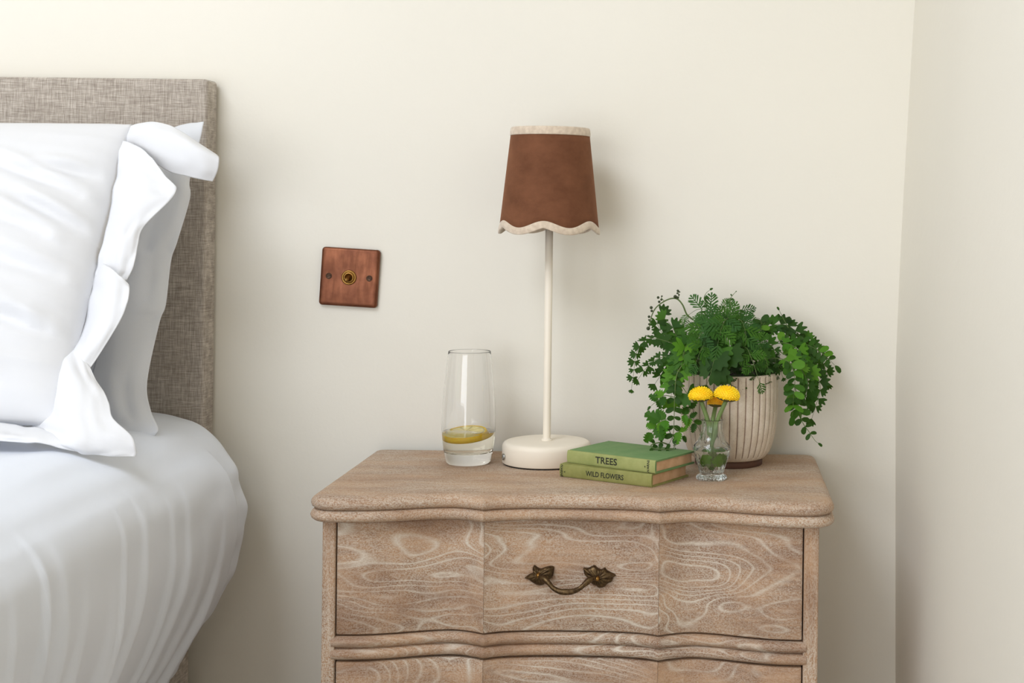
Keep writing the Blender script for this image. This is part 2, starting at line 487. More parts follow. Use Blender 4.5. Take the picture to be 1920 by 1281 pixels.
# the fitted sheet: section swept along the bed, with gathers down the side
DS = 2.02
sec_px = [(200, 777), (262, 776), (310, 780), (352, 790), (392, 809), (425, 842), (449, 886), (462, 935), (464, 985), (455, 1035), (436, 1085), (408, 1135), (376, 1185), (348, 1232), (330, 1262)]
sec = [(P(x, y, DS).x, P(x, y, DS).z) for x, y in sec_px]
ztop = sec[0][1]
left = [(BX0 - 0.02, 0.42), (BX0 - 0.03, 0.60), (BX0 + 0.01, ztop - 0.06), (BX0 + 0.12, ztop - 0.002), (-1.9, ztop + 0.004), (-1.5, ztop + 0.006), (-1.2, ztop + 0.004), (-1.05, ztop + 0.002)]
prof = crom([(x, z) for x, z in left + sec] + [(sec[-1][0] - 0.04, sec[-1][1] - 0.012)], 250)
ns, ny = len(prof), 440
yy = -0.052 - (np.linspace(0, 1, ny) ** 1.5) * 1.98
S = np.zeros((ny, ns, 3))
q = -(yy + 0.052)
r0 = 0.075
inset = np.where(q < r0, r0 - np.sqrt(np.maximum(r0 ** 2 - (r0 - q) ** 2, 0)), 0)
cxm = -1.48
# away from the corner the sheet is pulled straight from the shoulder down to the tuck
k_s = int(np.argmin(np.hypot(prof[:, 0] - sec[5][0], prof[:, 1] - sec[5][1]))); k_e = int(np.argmin(np.hypot(prof[:, 0] - sec[-1][0], prof[:, 1] - sec[-1][1])))
base_prof = prof.copy(); taut = prof.copy()
f_ = np.clip((prof[:, 1] - prof[k_s, 1]) / (prof[k_e, 1] - prof[k_s, 1]), 0, 1)
taut[k_s:k_e, 0] = (prof[k_s, 0] + (prof[k_e, 0] - prof[k_s, 0]) * f_ + 0.030 * np.sin(PI * f_ ** 0.8))[k_s:k_e]
for i in range(ny):
    prof = base_prof + (taut - base_prof) * 0.75 * float(sstep(0.04, 0.34, q[i]))
    w = np.clip((prof[:, 0] - cxm) / 0.7, -1, 1)
    S[i, :, 0] = prof[:, 0] - np.sign(w) * np.abs(w) ** 6 * inset[i] * 0.8
    S[i, :, 1] = yy[i]
    S[i, :, 2] = prof[:, 1] - 0.10 * np.clip(inset[i] - 0.03, 0, 1)
prof = base_prof
arc = np.concatenate([[0], np.cumsum(np.linalg.norm(np.diff(prof, axis=0), axis=1))])
k0 = int(np.argmin(np.abs(prof[:, 0] - sec[3][0]) + np.abs(prof[:, 1] - sec[3][1]) * 2))
s_side = arc - arc[k0]                                  # metres below the shoulder
side = sstep(0.03, 0.20, s_side)[None, :]
disp = np.zeros((ny, ns))
rr = random.Random(5)
yl = 0.13
folds = []
while yl < 2.0:
    folds.append((yl, rr.uniform(0.005, 0.012), rr.uniform(0.006, 0.012), rr.uniform(0.0, 0.20), rr.uniform(0.03, 0.13)))
    yl += rr.uniform(0.028, 0.075)
for (c, wd, am, sl, st) in folds:
    dist = (q[:, None] - (c + sl * np.maximum(s_side, 0)[None, :]))
    ridge = np.where(dist > 0, np.exp(-(dist / (wd * 0.7)) ** 2), np.exp(-(dist / (wd * 2.0)) ** 2))
    disp += am * ridge * sstep(st, st + 0.16, s_side)[None, :]
# the side panel laps over the corner gather: a pleat edge near the headboard
pl = 0.105 + 0.05 * np.clip(s_side, 0, 0.4)[None, :] * 0.6
disp += 0.010 * sstep(-0.004, 0.004, q[:, None] - pl) * sstep(0.05, 0.11, s_side)[None, :]
disp += 0.004 * vnoise((ny, ns), (34, 30), 9) * (q[:, None] < pl) * sstep(0.05, 0.12, s_side)[None, :]
disp += 0.0018 * vnoise((ny, ns), (16, 26), 21)
nrm = gnormals(S)
if nrm[ny // 2, ns // 2, 2] < 0: nrm = -nrm
S = S + nrm * disp[..., None]
sheet = MB().grid(S).build('bed_sheet', M['cotton'])
sheet.modifiers.new('thick', 'SOLIDIFY').thickness = 0.0015
tag(sheet, 'smooth white fitted sheet gathered down the side of the bed', 'sheet')
def bed_top(x, y):
    i = int(np.argmin(np.abs(yy - y))); j = int(np.argmin(np.abs(S[i, :, 0] - x))); return S[i, j, 2]

# pillows ------------------------------------------------------------
def cloth_patch(mb, pts, nu=36, nv=30, rip=0.0012, seed=1, cells=(7, 6)):
    G = patch([[P(*p) for p in row] for row in pts], nu, nv)
    n = gnormals(G)
    G = G + n * (rip * vnoise((nu, nv), cells, seed))[..., None]
    mb.grid(G)
    return G

def pillow_body(name, mat, xr_b, xr_t, W, bot, top, T, creases, seed, nu=120, nv=110):
    """bot/top = (y, z) of the lower and upper seam; right seam from xr_b to xr_t; T = half thickness"""
    u = np.linspace(0, 1, nu); v = np.linspace(0, 1, nv)
    U, V = np.meshgrid(u, v, indexing='ij')
    up = Vector((0, top[0] - bot[0], top[1] - bot[1])); H = up.length; up.normalize()
    n = Vector((1, 0, 0)).cross(up); n = n if n.y < 0 else -n
    m = MB()
    for sgn in (1, -1):
        e = (1 - np.abs(2 * U - 1) ** 3.2); f = (1 - np.abs(2 * V - 1) ** 2.6)
        t = T * np.sqrt(np.maximum(e, 0)) * np.sqrt(np.maximum(f, 0)) * (1.06 - 0.14 * V)
        xr = xr_b + (xr_t - xr_b) * V
        x = xr - W * (1 - U)
        pull = 0.018 * np.abs(2 * U - 1) ** 3 * 0 + 0.012 * (1 - np.abs(2 * U - 1) ** 2)
        if sgn > 0:
            ax, av = (x - xr), V * H
            env = np.sqrt(np.maximum(e * f, 0))
            for (x0, v0, x1, v1, dep, wd) in creases:
                dx, dv = x1 - x0, v1 - v0; L2 = dx * dx + dv * dv
                s = np.clip(((ax - x0) * dx + (av - v0) * dv) / L2, 0, 1)
                px, pv = x0 + s * dx, v0 + s * dv
                sd = ((ax - x0) * dv - (av - v0) * dx) / math.sqrt(L2)
                dd = np.hypot(ax - px, av - pv)
                taper = np.sin(PI * np.clip(0.08 + s * 0.9, 0, 1)) ** 0.7
                t = t + 1.5 * dep * taper * (-np.exp(-(dd / wd) ** 2) + 0.75 * np.exp(-((dd - 1.7 * wd) / wd) ** 2) * (sd > 0))
            # short puckers drawn in by the seam on the right
            fr = vnoise((nu, nv), (2, 26), seed) + 0.5 * vnoise((nu, nv), (3, 44), seed + 1)
            t = t + 0.0075 * fr * np.exp(ax / 0.055) * env * 1.4
            t = t + 0.002 * vnoise((nu, nv), (10, 12), seed + 2) * env
        A = np.zeros((nu, nv, 3))
        c = (V * H)
        sag = -0.010 * (1 - np.abs(2 * U - 1) ** 2) * sstep(0.8, 1.0, V)
        A[..., 0] = x
        A[..., 1] = bot[0] + up.y * (c + sag) + n.y * t * sgn
        A[..., 2] = bot[1] + up.z * (c + sag) + n.z * t * sgn
        m.grid(A)
    return m

def thick(o, th=0.0012):
    mod = o.modifiers.new('thick', 'SOLIDIFY'); mod.thickness = th; mod.offset = 0
    return o

# back pillow, against the headboard
pb = empty('pillow', (-1.15, -0.15, ztop), 'white pillow standing behind, against the headboard, pointed upper corner showing', 'pillow', 'pillows on the bed')
m = pillow_body('cushion', M['cotton2'], -0.80, -0.815, 0.68, (-0.185, CAM_Z - 0.262), (-0.080, CAM_Z + 0.095), 0.045, [], 41, 60, 60)
under(pb, m.build('pillowcase', M['cotton2']))
m = MB()
cloth_patch(m, [
    [(290, 262, 2.03), (326, 240, 2.03), (356, 230, 2.03), (382, 228, 2.032)],
    [(285, 280, 2.015), (322, 262, 2.012), (350, 255, 2.01), (377, 256, 2.016)],
    [(270, 335, 2.00), (310, 335, 1.995), (336, 335, 1.99), (357, 335, 2.0)],
    [(262, 372, 1.99), (300, 372, 1.985), (330, 372, 1.985), (356, 373, 1.995)],
    [(240, 455, 1.97), (270, 456, 1.968), (303, 457, 1.968), (332, 455, 1.976)],
    [(228, 489, 1.96), (258, 490, 1.955), (293, 490, 1.96), (321, 489, 1.968)],
    [(210, 570, 1.945), (240, 571, 1.935), (278, 572, 1.94), (311, 571, 1.95)],
    [(196, 608, 1.935), (228, 608, 1.926), (264, 607, 1.93), (299, 606, 1.94)],
    [(170, 715, 1.91), (205, 716, 1.90), (240, 717, 1.905), (276, 716, 1.915)],
    [(176, 765, 1.905), (212, 770, 1.892), (246, 772, 1.895), (283, 770, 1.905)],
    [(190, 790, 1.90), (222, 800, 1.888), (256, 808, 1.888), (297, 804, 1.892)],
    [(196, 798, 1.90), (226, 806, 1.886), (256, 813, 1.884), (290, 817, 1.887)]], 120, 30, 0.0022, 5, (16, 5))
under(pb, thick(m.build('flange', M['cotton2'])))

# front pillow, leaning on it
pf = empty('pillow', (-1.1, -0.35, ztop), 'plump white pillow in front, flap edge flopping over at its upper corner', 'pillow', 'pillows on the bed')
cre = [(-0.055, 0.235, -0.30, 0.33, 0.006, 0.010), (-0.03, 0.30, -0.16, 0.345, 0.006, 0.009), (-0.02, 0.255, -0.10, 0.285, 0.007, 0.008),
       (-0.03, 0.18, -0.20, 0.225, 0.006, 0.011), (-0.06, 0.12, -0.22, 0.175, 0.005, 0.012), (-0.02, 0.335, -0.09, 0.335, 0.006, 0.008),
       (-0.10, 0.06, -0.24, 0.10, 0.007, 0.014), (-0.03, 0.11, -0.12, 0.13, 0.006, 0.009), (-0.13, 0.21, -0.30, 0.255, 0.004, 0.008)]
m = pillow_body('cushion', M['cotton'], -0.800, -0.799, 0.62, (-0.375, CAM_Z - 0.270), (-0.165, CAM_Z + 0.113), 0.088, cre, 77, 170, 130)
under(pf, m.build('pillowcase', M['pillow_cotton']))
m = MB()
cloth_patch(m, [   # flopped upper corner
    [(228, 245, 1.965), (258, 233, 1.945), (285, 229, 1.925), (318, 236, 1.910), (345, 250, 1.900), (378, 272, 1.896), (407, 290, 1.900)],
    [(222, 260, 1.955), (254, 248, 1.930), (286, 248, 1.905), (318, 255, 1.892), (347, 266, 1.884), (380, 284, 1.884), (411, 299, 1.892)],
    [(222, 275, 1.950), (254, 266, 1.928), (286, 279, 1.906), (320, 292, 1.894), (350, 300, 1.886), (380, 312, 1.886), (408, 320, 1.894)],
    [(226, 288, 1.950), (256, 282, 1.934), (288, 304, 1.920), (320, 323, 1.908), (348, 330, 1.898), (376, 336, 1.896), (399, 340, 1.900)]], 40, 70, 0.0008, 8, (4, 8))
cloth_patch(m, [   # right flange, upper half
    [(226, 262, 1.935), (262, 276, 1.912), (284, 298, 1.896)],
    [(222, 300, 1.915), (262, 308, 1.897), (312, 332, 1.884)],
    [(216, 340, 1.900), (262, 344, 1.880), (331, 353, 1.876)],
    [(208, 388, 1.885), (258, 378, 1.864), (319, 376, 1.870)],
    [(200, 432, 1.868), (234, 430, 1.850), (270, 425, 1.858)],
    [(190, 470, 1.853), (226, 468, 1.842), (258, 460, 1.848)],
    [(180, 505, 1.843), (218, 505, 1.836), (252, 496, 1.840)],
    [(178, 525, 1.840), (212, 528, 1.834), (238, 526, 1.836)]], 80, 30, 0.0022, 12, (12, 5))
cloth_patch(m, [   # right flange, lower half
    [(184, 488, 1.862), (212, 506, 1.820), (242, 533, 1.812)],
    [(168, 530, 1.845), (208, 540, 1.806), (243, 550, 1.804)],
    [(160, 570, 1.832), (202, 572, 1.795), (238, 572, 1.796)],
    [(146, 625, 1.815), (182, 622, 1.782), (218, 614, 1.786)],
    [(126, 668, 1.785), (150, 682, 1.772), (174, 684, 1.774)],
    [(122, 690, 1.780), (144, 700, 1.770), (162, 700, 1.771)]], 60, 30, 0.0020, 15, (8, 5))
cloth_patch(m, [   # lower corner flap, reaching down to the sheet
    [(96, 625, 1.84), (120, 640, 1.805), (145, 662, 1.782), (168, 692, 1.768)],
    [(88, 690, 1.785), (125, 690, 1.755), (160, 712, 1.748), (190, 727, 1.748)],
    [(80, 740, 1.775), (125, 742, 1.733), (165, 752, 1.727), (204, 754, 1.733)],
    [(70, 780, 1.765), (125, 786, 1.712), (170, 792, 1.708), (212, 785, 1.716)],
    [(60, 800, 1.755), (125, 815, 1.698), (180, 822, 1.697), (246, 817, 1.705)],
    [(50, 815, 1.750), (125, 832, 1.694), (180, 846, 1.697), (256, 846, 1.705)],
    [(45, 820, 1.750), (125, 840, 1.700), (170, 853, 1.700), (254, 856, 1.704)]], 70, 50, 0.002, 22, (9, 7))
cloth_patch(m, [   # flange under the front of the cushion, lying on the sheet
    [(-500, 800, 1.74), (-200, 798, 1.74), (-60, 796, 1.735), (60, 800, 1.735), (130, 812, 1.73)],
    [(-500, 815, 1.70), (-200, 814, 1.70), (-60, 812, 1.695), (60, 818, 1.70), (140, 832, 1.705)],
    [(-500, 826, 1.685), (-200, 826, 1.685), (-60, 826, 1.688), (60, 830, 1.692), (150, 848, 1.70)]], 20, 60, 0.003, 31, (3, 18))
under(pf, thick(m.build('flange', M['pillow_cotton'])))

# ------------------------------------------------------------------ nightstand
TZ = CAM_Z - 0.355            # height of its top
NXL, NXR = -0.4985, 0.1566    # overhanging top
BL, BR = -0.480, 0.1365       # body
FY = -CAM_D + 1.765           # front plane of the body
BY = -0.02
ns_o = empty('nightstand', ((BL + BR) / 2, -0.19, 0), 'limewashed carved wooden nightstand with serpentine drawers between bed and corner', 'nightstand')
st = [(0, 0), (.025, 0), (.085, 2), (.141, 10), (.197, 21), (.242, 27), (.27, 26), (.297, 20), (.3226, 11.5)]
sm = [(.3226, 11.5), (.337, 16.5), (.365, 22.5), (.42, 27.5), (.5, 29)]
def dense(c): return crom(c, 90)
half = np.vstack([dense(st), dense(sm)[1:]])
tt = np.concatenate([half[:, 0], 1 - half[::-1][1:, 0]]); oo = np.concatenate([half[:, 1], half[::-1][1:, 1]]) / 1000
def wave(x):
    return np.interp((np.asarray(x, float) - BL) / (BR - BL), tt, oo)
def under_n(o): return under(ns_o, o)

# plan outline of the top, with the outward normal at each point
topF = -CAM_D + 1.747
RC = 0.034
pts = []
for k in range(12): pts.append((NXL, BY + (topF + RC - BY) * k / 12))
for a in np.linspace(PI, 1.5 * PI, 12): pts.append((NXL + RC + RC * math.cos(a), topF + RC + RC * math.sin(a)))
for x in np.linspace(NXL + RC, NXR - RC, 240)[1:-1]: pts.append((x, topF + float(wave(x))))
for a in np.linspace(1.5 * PI, 2 * PI, 12): pts.append((NXR - RC + RC * math.cos(a), topF + RC + RC * math.sin(a)))
for k in range(12): pts.append((NXR, topF + RC + (BY - topF - RC) * (k + 1) / 12))
pts = np.array(pts)
tg = np.gradient(pts, axis=0); tg /= np.linalg.norm(tg, axis=1, keepdims=True)
on = np.stack([tg[:, 1], -tg[:, 0]], axis=1)
def sweep(profile):
    out = []
    for ins, z in profile:
        p = pts - on * ins
        f = p[23:-23]                          # the front run: take out the crossings an inset makes at a cusp
        x = f[:, 0]
        ok = (x >= np.maximum.accumulate(x) - 1e-9) & (x <= np.minimum.accumulate(x[::-1])[::-1] + 1e-9)
        k = np.arange(len(x))
        f = np.stack([np.interp(k, k[ok], x[ok]), np.interp(k, k[ok], f[ok, 1])], axis=1)
        p = np.concatenate([p[:23], f, p[-23:]])
        out.append(np.concatenate([p, np.full((len(p), 1), z)], axis=1))
    return np.stack(out)
def arc_prof(zc, hz, depth, base, a0=-90, a1=90, n=9):
    return [(base + depth - depth * math.cos(math.radians(a)), zc + hz * math.sin(math.radians(a))) for a in np.linspace(a1, a0, n)]
prof_u = [(0.030, TZ), (0.018, TZ), (0.011, TZ - 0.0006), (0.0065, TZ - 0.002), (0.003, TZ - 0.0048), (0.001, TZ - 0.008), (0.0008, TZ - 0.011), (0.002, TZ - 0.0142), (0.0055, TZ - 0.0168), (0.009, TZ - 0.0178)]
def cap(m, row):
    row = row[11:-11].copy()               # corner, serpentine front, corner: x only grows
    row[:, 0] = np.maximum.accumulate(row[:, 0])
    back = row.copy(); back[:, 1] = BY
    m.grid(np.stack([row, back]))
m = MB(); A = sweep(prof_u); m.grid(A); cap(m, A[0]); cap(m, A[-1])
under_n(auto_sharp(m.build('top_board', M['wood_top']), 50))
prof_l = [(0.012, TZ - 0.0172)] + [(0.0072, TZ - 0.0176), (0.0038, TZ - 0.0190), (0.0010, TZ - 0.0222), (0.0, TZ - 0.0256), (0.0012, TZ - 0.0290), (0.0045, TZ - 0.0316), (0.0090, TZ - 0.0326), (0.04, TZ - 0.0328)]
m = MB(); A = sweep(prof_l); m.grid(A); cap(m, A[0]); cap(m, A[-1])
under_n(auto_sharp(m.build('edge_moulding', M['wood_top']), 50))

PW = 0.0165
zb = TZ - 0.0326
for (x0, x1) in ((BL, BL + PW), (BR - PW - 0.002, BR)):
    under_n(bevel_box('post', x0, x1, FY - 0.001, FY + 0.045, 0.0, zb, 0.0025, M['wood_v']))
for (x0, x1) in ((BL + 0.002, BL + PW), (BR - PW, BR - 0.002)):
    under_n(MB().box(x0, x1, FY + 0.045, BY, 0.08, zb).build('side_panel', M['wood_v'], smooth=False))
    under_n(bevel_box('post', x0 - 0.001, x1 + 0.001, BY - 0.04, BY, 0.0, zb, 0.002, M['wood_v']))
under_n(MB().box(BL + PW, BR - PW, BY - 0.012, BY, 0.08, zb).build('back_panel', M['dark'], smooth=False))
DH, RH = 0.1435, 0.0305
xa, xb = BL + PW, BR - PW - 0.002
xs = np.linspace(xa - 0.004, xb + 0.004, 220)
def rail(zt, name='rail'):
    """two carved beads following the serpentine front"""
    prof = [(0.035, zt)]
    prof += [(0.006 - 0.0095 * math.cos(math.radians(a)), zt - 0.0075 + 0.0072 * math.sin(math.radians(a))) for a in np.linspace(88, -80, 12)]
    prof += [(0.006 - 0.0095 * math.cos(math.radians(a)), zt - 0.0225 + 0.0075 * math.sin(math.radians(a))) for a in np.linspace(80, -88, 12)]
    prof += [(0.035, zt - RH)]
    A = np.stack([np.stack([xs, FY + wave(xs) + dy, np.full_like(xs, z)], axis=1) for dy, z in prof])
    m = MB().grid(A)
    for j in (0, len(xs) - 1): m.add(A[:, j], [tuple(range(len(prof)))])
    return under_n(auto_sharp(m.build(name, M['wood']), 60))
cut_l, cut_r = BL + 0.3226 * (BR - BL), BL + (1 - 0.3226) * (BR - BL)

def leaf_plate(outline, centre, th, nrid, name, parent, loc):
    """cast leaf-shaped back plate: ridges radiate from the boss"""
    o = crom(list(outline) + [outline[0]], 97)[:-1]
    c = np.array(centre); rings = 9
    A = np.zeros((rings, 96, 3))
    for i in range(rings):
        t = i / (rings - 1)
        p = c + (o - c) * t
        ang = np.arctan2(p[:, 1] - c[1], p[:, 0] - c[0]) if i else np.zeros(96)
        hgt = th * (1 - t ** 2) ** 0.6 * 0.8 + (0.0006 * np.sin(ang * nrid) * math.sin(PI * min(1, t * 1.02)) if i else 0) + 0.0015
        A[i, :, 0] = p[:, 0]; A[i, :, 1] = -hgt; A[i, :, 2] = p[:, 1]
    base = A[-1].copy(); base[:, 1] = 0.004
    A = np.concatenate([A, base[None]])
    return MB().grid(A, wrap_v=True).build(name, M['bronze'], parent, loc=loc)

def handle(parent, zc):
    """bail pull between two leaf plates; crop units of the close-up: 0.0767 mm"""
    K = 0.0000767
    f = lambda L: [((x - 960) * K, (440 - y) * K) for x, y in L]
    lo = f([(215, 465), (290, 405), (352, 372), (345, 310), (372, 258), (425, 292), (480, 312), (560, 285), (640, 268), (692, 285), (690, 350), (672, 440), (600, 500), (520, 572), (440, 578), (350, 535), (285, 490)])
    ro = f([(1178, 290), (1260, 292), (1355, 250), (1415, 292), (1475, 312), (1530, 285), (1570, 330), (1640, 362), (1712, 402), (1668, 440), (1650, 500), (1570, 545), (1530, 590), (1445, 608), (1390, 575), (1320, 545), (1270, 470), (1200, 390)])
    xc = (BL + BR) / 2 - 0.003
    yL = FY + float(wave(xc - 0.04)) - 0.001
    L = (xc, yL, zc)
    leaf_plate(lo, f([(455, 400)])[0], 0.006, 15, 'back_plate', parent, L)
    leaf_plate(ro, f([(1415, 440)])[0], 0.006, 15, 'back_plate', parent, L)
    ctr = [(-0.0392, -0.006, 0.0035), (-0.0330, -0.012, 0.0015), (-0.0255, -0.018, -0.0025), (-0.0190, -0.021, -0.0085), (-0.0110, -0.0225, -0.0122), (-0.0035, -0.023, -0.0130), (0.006, -0.0225, -0.0122), (0.0140, -0.021, -0.0090), (0.0205, -0.018, -0.0040), (0.0270, -0.013, 0.0005), (0.0345, -0.006, 0.0005)]
    p = crom(ctr, 60)
    s = np.linspace(-1, 1, 60)
    rad = 0.0027 + 0.0012 * np.exp(-(s / 0.3) ** 2) + 0.0014 * np.exp(-((np.abs(s) - 0.72) / 0.14) ** 2)
    MB().tube([tuple(a) for a in p], list(rad), 12).build('bail', M['bronze'], parent, loc=L)
    for (x, y) in ((455, 400), (1415, 440)):
        bx, bz = f([(x, y)])[0]
        mm = MB()
        prof = [(0.0, 0.0085), (0.0016, 0.0082), (0.0026, 0.0070), (0.0030, 0.0050), (0.0036, 0.0040), (0.0036, 0.0)]
        mm.lathe(prof, 20)
        mm.v = [(a, -c, b) for a, b, c in mm.v]
        mm.build('screw', M['brass'], parent, loc=(xc + bx, yL - 0.002, zc + bz))

zt = zb
for k in range(3):
    gap = 0.0016
    z1, z0 = zt - gap, zt - DH + gap
    dr = bpy.data.objects.new('drawer', None); C.objects.link(dr); dr.empty_display_size = 0.02
    dr.parent = ns_o; dr.matrix_parent_inverse = Matrix.Translation(-Vector(ns_o.location))
    segs = [(xa + gap, cut_l), (cut_l, cut_r), (cut_r, xb - gap)]
    for si, (p0, p1) in enumerate(segs):
        n = 70
        e = 0.00015
        px = np.linspace(p0 + (e if si else 0), p1 - (e if si < 2 else 0), n)
        # rounded edges top and bottom (and at the drawer's outer ends)
        prof = [(0.020, z1), (0.0022, z1), (0.0008, z1 - 0.0005), (0.0, z1 - 0.002)] + [(0.0, z1 + (z0 - z1) * t) for t in (0.25, 0.5, 0.75)] + [(0.0, z0 + 0.002), (0.0008, z0 + 0.0005), (0.0022, z0), (0.020, z0)]
        A = np.stack([np.stack([px, FY + 0.0015 + wave(px) + dy, np.full_like(px, z)], axis=1) for dy, z in prof])
        for i in range(len(prof)):
            if si == 0: A[i, 0, 1] += 0.0012
            if si == 2: A[i, -1, 1] += 0.0012
        m = MB().grid(A)
        for j in (0, n - 1): m.add(A[:, j], [tuple(range(len(prof)))])
        o = auto_sharp(m.build('front_panel', M['wood'], dr), 50)
    o = MB().box(xa + 0.006, xb - 0.006, FY + 0.055, BY - 0.02, z0 + 0.01, z1 - 0.02).build('drawer_box', M['dark'], dr, smooth=False)
    handle(dr, (z0 + z1) / 2 - 0.001)
    rail(zt - DH, 'rail')
    zt -= DH + RH
# curved apron below the last rail
m = MB()
ax = np.linspace(xa, xb, 60)
low = zt - 0.045 + 0.03 * np.sin(np.linspace(0, PI, 60))
A = np.stack([np.stack([ax, FY + wave(ax) + dy, z], axis=1) for dy, z in ((0.02, np.full(60, zt)), (0.003, np.full(60, zt)), (0.003, low), (0.02, low))])
under_n(auto_sharp(m.grid(A, wrap_u=True).build('apron', M['wood']), 50))

# ------------------------------------------------------------------ table lamp
c = P(1025, 832, 2.008); LX0, LY0 = c.x, c.y
lamp = empty('table_lamp', (LX0, LY0, TZ), 'cream table lamp with brown velvet shade and scalloped trim', 'lamp')
MB().lathe([(0, 0.0), (0.0595, 0.0), (0.0605, 0.0006), (0.0605, 0.0022), (0, 0.0022)], 96).build('foot_pad', M['black'], lamp)
MB().lathe([(0, 0.0020), (0.0612, 0.0020), (0.0622, 0.0030), (0.0623, 0.0240), (0.0618, 0.0268), (0.0602, 0.0294), (0.0578, 0.0308), (0.0545, 0.0315), (0.03, 0.0317), (0, 0.0317)], 128).build('base', M['lamp'], lamp)
zs_b, zs_t = CAM_Z - 0.033 - TZ, CAM_Z + 0.1175 - TZ
MB().lathe([(0, 0.030), (0.0076, 0.030), (0.0076, 0.0332), (0.0068, 0.0338), (0.0056, 0.0340), (0.0054, 0.036), (0.0054, zs_b + 0.07), (0, zs_b + 0.07)], 32).build('pole', M['lamp'], lamp)
MB().lathe([(0, zs_b + 0.068), (0.012, zs_b + 0.068), (0.012, zs_b + 0.098), (0.0, zs_b + 0.098)], 24).build('bulb_holder', M['lamp'], lamp)
o = MB().lathe([(0, 0), (0.0042, 0), (0.0046, 0.0008), (0.0046, 0.002), (0.0030, 0.0024), (0, 0.0018)], 20)
o.v = [(-b_ * 0 - z_, a_, b_) for a_, b_, z_ in o.v]
ob = o.build('button', M['steel'], lamp)
ob.location = (-0.0555, -0.0285, 0.0125); ob.rotation_euler = (0, 0, math.radians(27))
RB, RT = 0.0708, 0.0544
NS = 6                                  # scallops round the hem
ph0 = -PI / 2
def scal(th, p_=1.2):                           # depth of the hem below the shade's straight edge, cusps up
    return 0.0095 * np.abs(np.cos((th - ph0) * NS / 2 + PI / 2)) ** p_
seg = 256
th = np.linspace(0, 2 * PI, seg, endpoint=False)
zh = zs_b + 0.0100
def shade_r(z): return RB + (RT - RB) * (z - zs_b) / (zs_t - zs_b)
def shade_rows(lo, hi, n, out):
    """lo, hi arrays over th"""
    A = np.zeros((n, seg, 3))
    for i in range(n):
        z = lo + (hi - lo) * i / (n - 1); r = shade_r(z) + out
        A[i, :, 0] = r * np.cos(th); A[i, :, 1] = r * np.sin(th); A[i, :, 2] = z
    return A
hem = zh - scal(th)
one = np.ones(seg)
band_t = zs_t - 0.0115
hem_t = zh - scal(th, 1.9) + 0.0098
o1 = shade_rows(hem_t - 0.004, one * (band_t + 0.002), 12, 0.0)
i1 = shade_rows(hem_t - 0.004, one * (band_t + 0.002), 12, -0.0016)
A = np.concatenate([o1, i1[::-1]])
shade = MB().grid(A, wrap_u=True, wrap_v=True).build('shade', M['velvet'], lamp)
def binding(lo, hi, name):
    n = 9
    a = shade_rows(lo, hi, n, 0.0)
    prof = np.sin(np.linspace(0.12, PI - 0.12, n)) ** 0.6 * 0.0011 + 0.0003
    out = shade_rows(lo, hi, n, 0.0)
    for i in range(n):
        out[i, :, 0] += prof[i] * np.cos(th); out[i, :, 1] += prof[i] * np.sin(th)
    inn = shade_rows(lo, hi, n, -0.0022)
    return MB().grid(np.concatenate([out, inn[::-1]]), wrap_u=True, wrap_v=True).build(name, M['cream_trim'], shade)
tg_ = tag(binding(hem, hem_t, 'scalloped_trim'), 'cream scalloped binding')
tag(binding(one * band_t, one * zs_t, 'top_trim'), 'cream binding round the top')
m = MB()
for k in range(3):
    a = k * 2 * PI / 3 + 0.4; zz = zs_b + 0.092
    r = shade_r(zz) - 0.001
    m.tube([(0.011 * math.cos(a), 0.011 * math.sin(a), zz), (r * math.cos(a), r * math.sin(a), zz)], 0.001, 8)
m.build('shade_carrier', M['steel'], lamp)

# ------------------------------------------------------------------ light switch
c = P(657, 520, CAM_D)
sw = empty('light_switch', (c.x, -0.001, c.z), 'square copper toggle light switch on the wall, slightly crooked', 'switch')
sw.rotation_euler = (0, math.radians(3.0), 0)
def plate_ring(hs, r, y, n=9):
    P_ = []
    for cx_, cz_, a0 in ((hs - r, hs - r, 0), (-hs + r, hs - r, 90), (-hs + r, -hs + r, 180), (hs - r, -hs + r, 270)):
        for a in np.linspace(a0, a0 + 90, n): P_.append((cx_ + r * math.cos(math.radians(a)), y, cz_ + r * math.sin(math.radians(a))))
    return P_
HS = 0.0432
rings = [plate_ring(HS, 0.005, 0.0), plate_ring(HS, 0.005, -0.0035), plate_ring(HS - 0.0005, 0.0048, -0.0050), plate_ring(HS - 0.0016, 0.0042, -0.0062), plate_ring(HS - 0.0034, 0.0035, -0.0068), plate_ring(HS - 0.006, 0.003, -0.0070), plate_ring(0.02, 0.003, -0.0070)]
m = MB().grid(rings, wrap_v=True); m.add(rings[-1], [tuple(range(len(rings[-1])))])
auto_sharp(m.build('plate', M['copper'], sw), 60)
def y_lathe(prof, seg=28):
    mm = MB().lathe(prof, seg); mm.v = [(a, -z, b) for a, b, z in mm.v]; return mm
for sx in (-1, 1):
    o = y_lathe([(0.0, 0.0073), (0.0028, 0.0073), (0.0032, 0.0075), (0.0036, 0.0080), (0.0043, 0.0079), (0.0047, 0.0069)]).build('screw', M['old_screw'], sw, loc=(0.0301 * sx, 0, 0.0005))
    o = MB().box(-0.0026, 0.0026, -0.00745, -0.007, -0.0004, 0.0004).build('screw_slot', M['black'], sw, smooth=False, loc=(0.0301 * sx, 0, 0.0005)); o.rotation_euler = (0, 0.5 * sx, 0)
y_lathe([(0.0112, 0.0066), (0.0112, 0.0078), (0.0104, 0.0088), (0.0094, 0.0090), (0.0088, 0.0084), (0.0086, 0.0086), (0.0080, 0.0100), (0.0066, 0.0108), (0.0056, 0.0106), (0.0050, 0.0090), (0.0, 0.0082)], 36).build('bezel', M['brass'], sw)
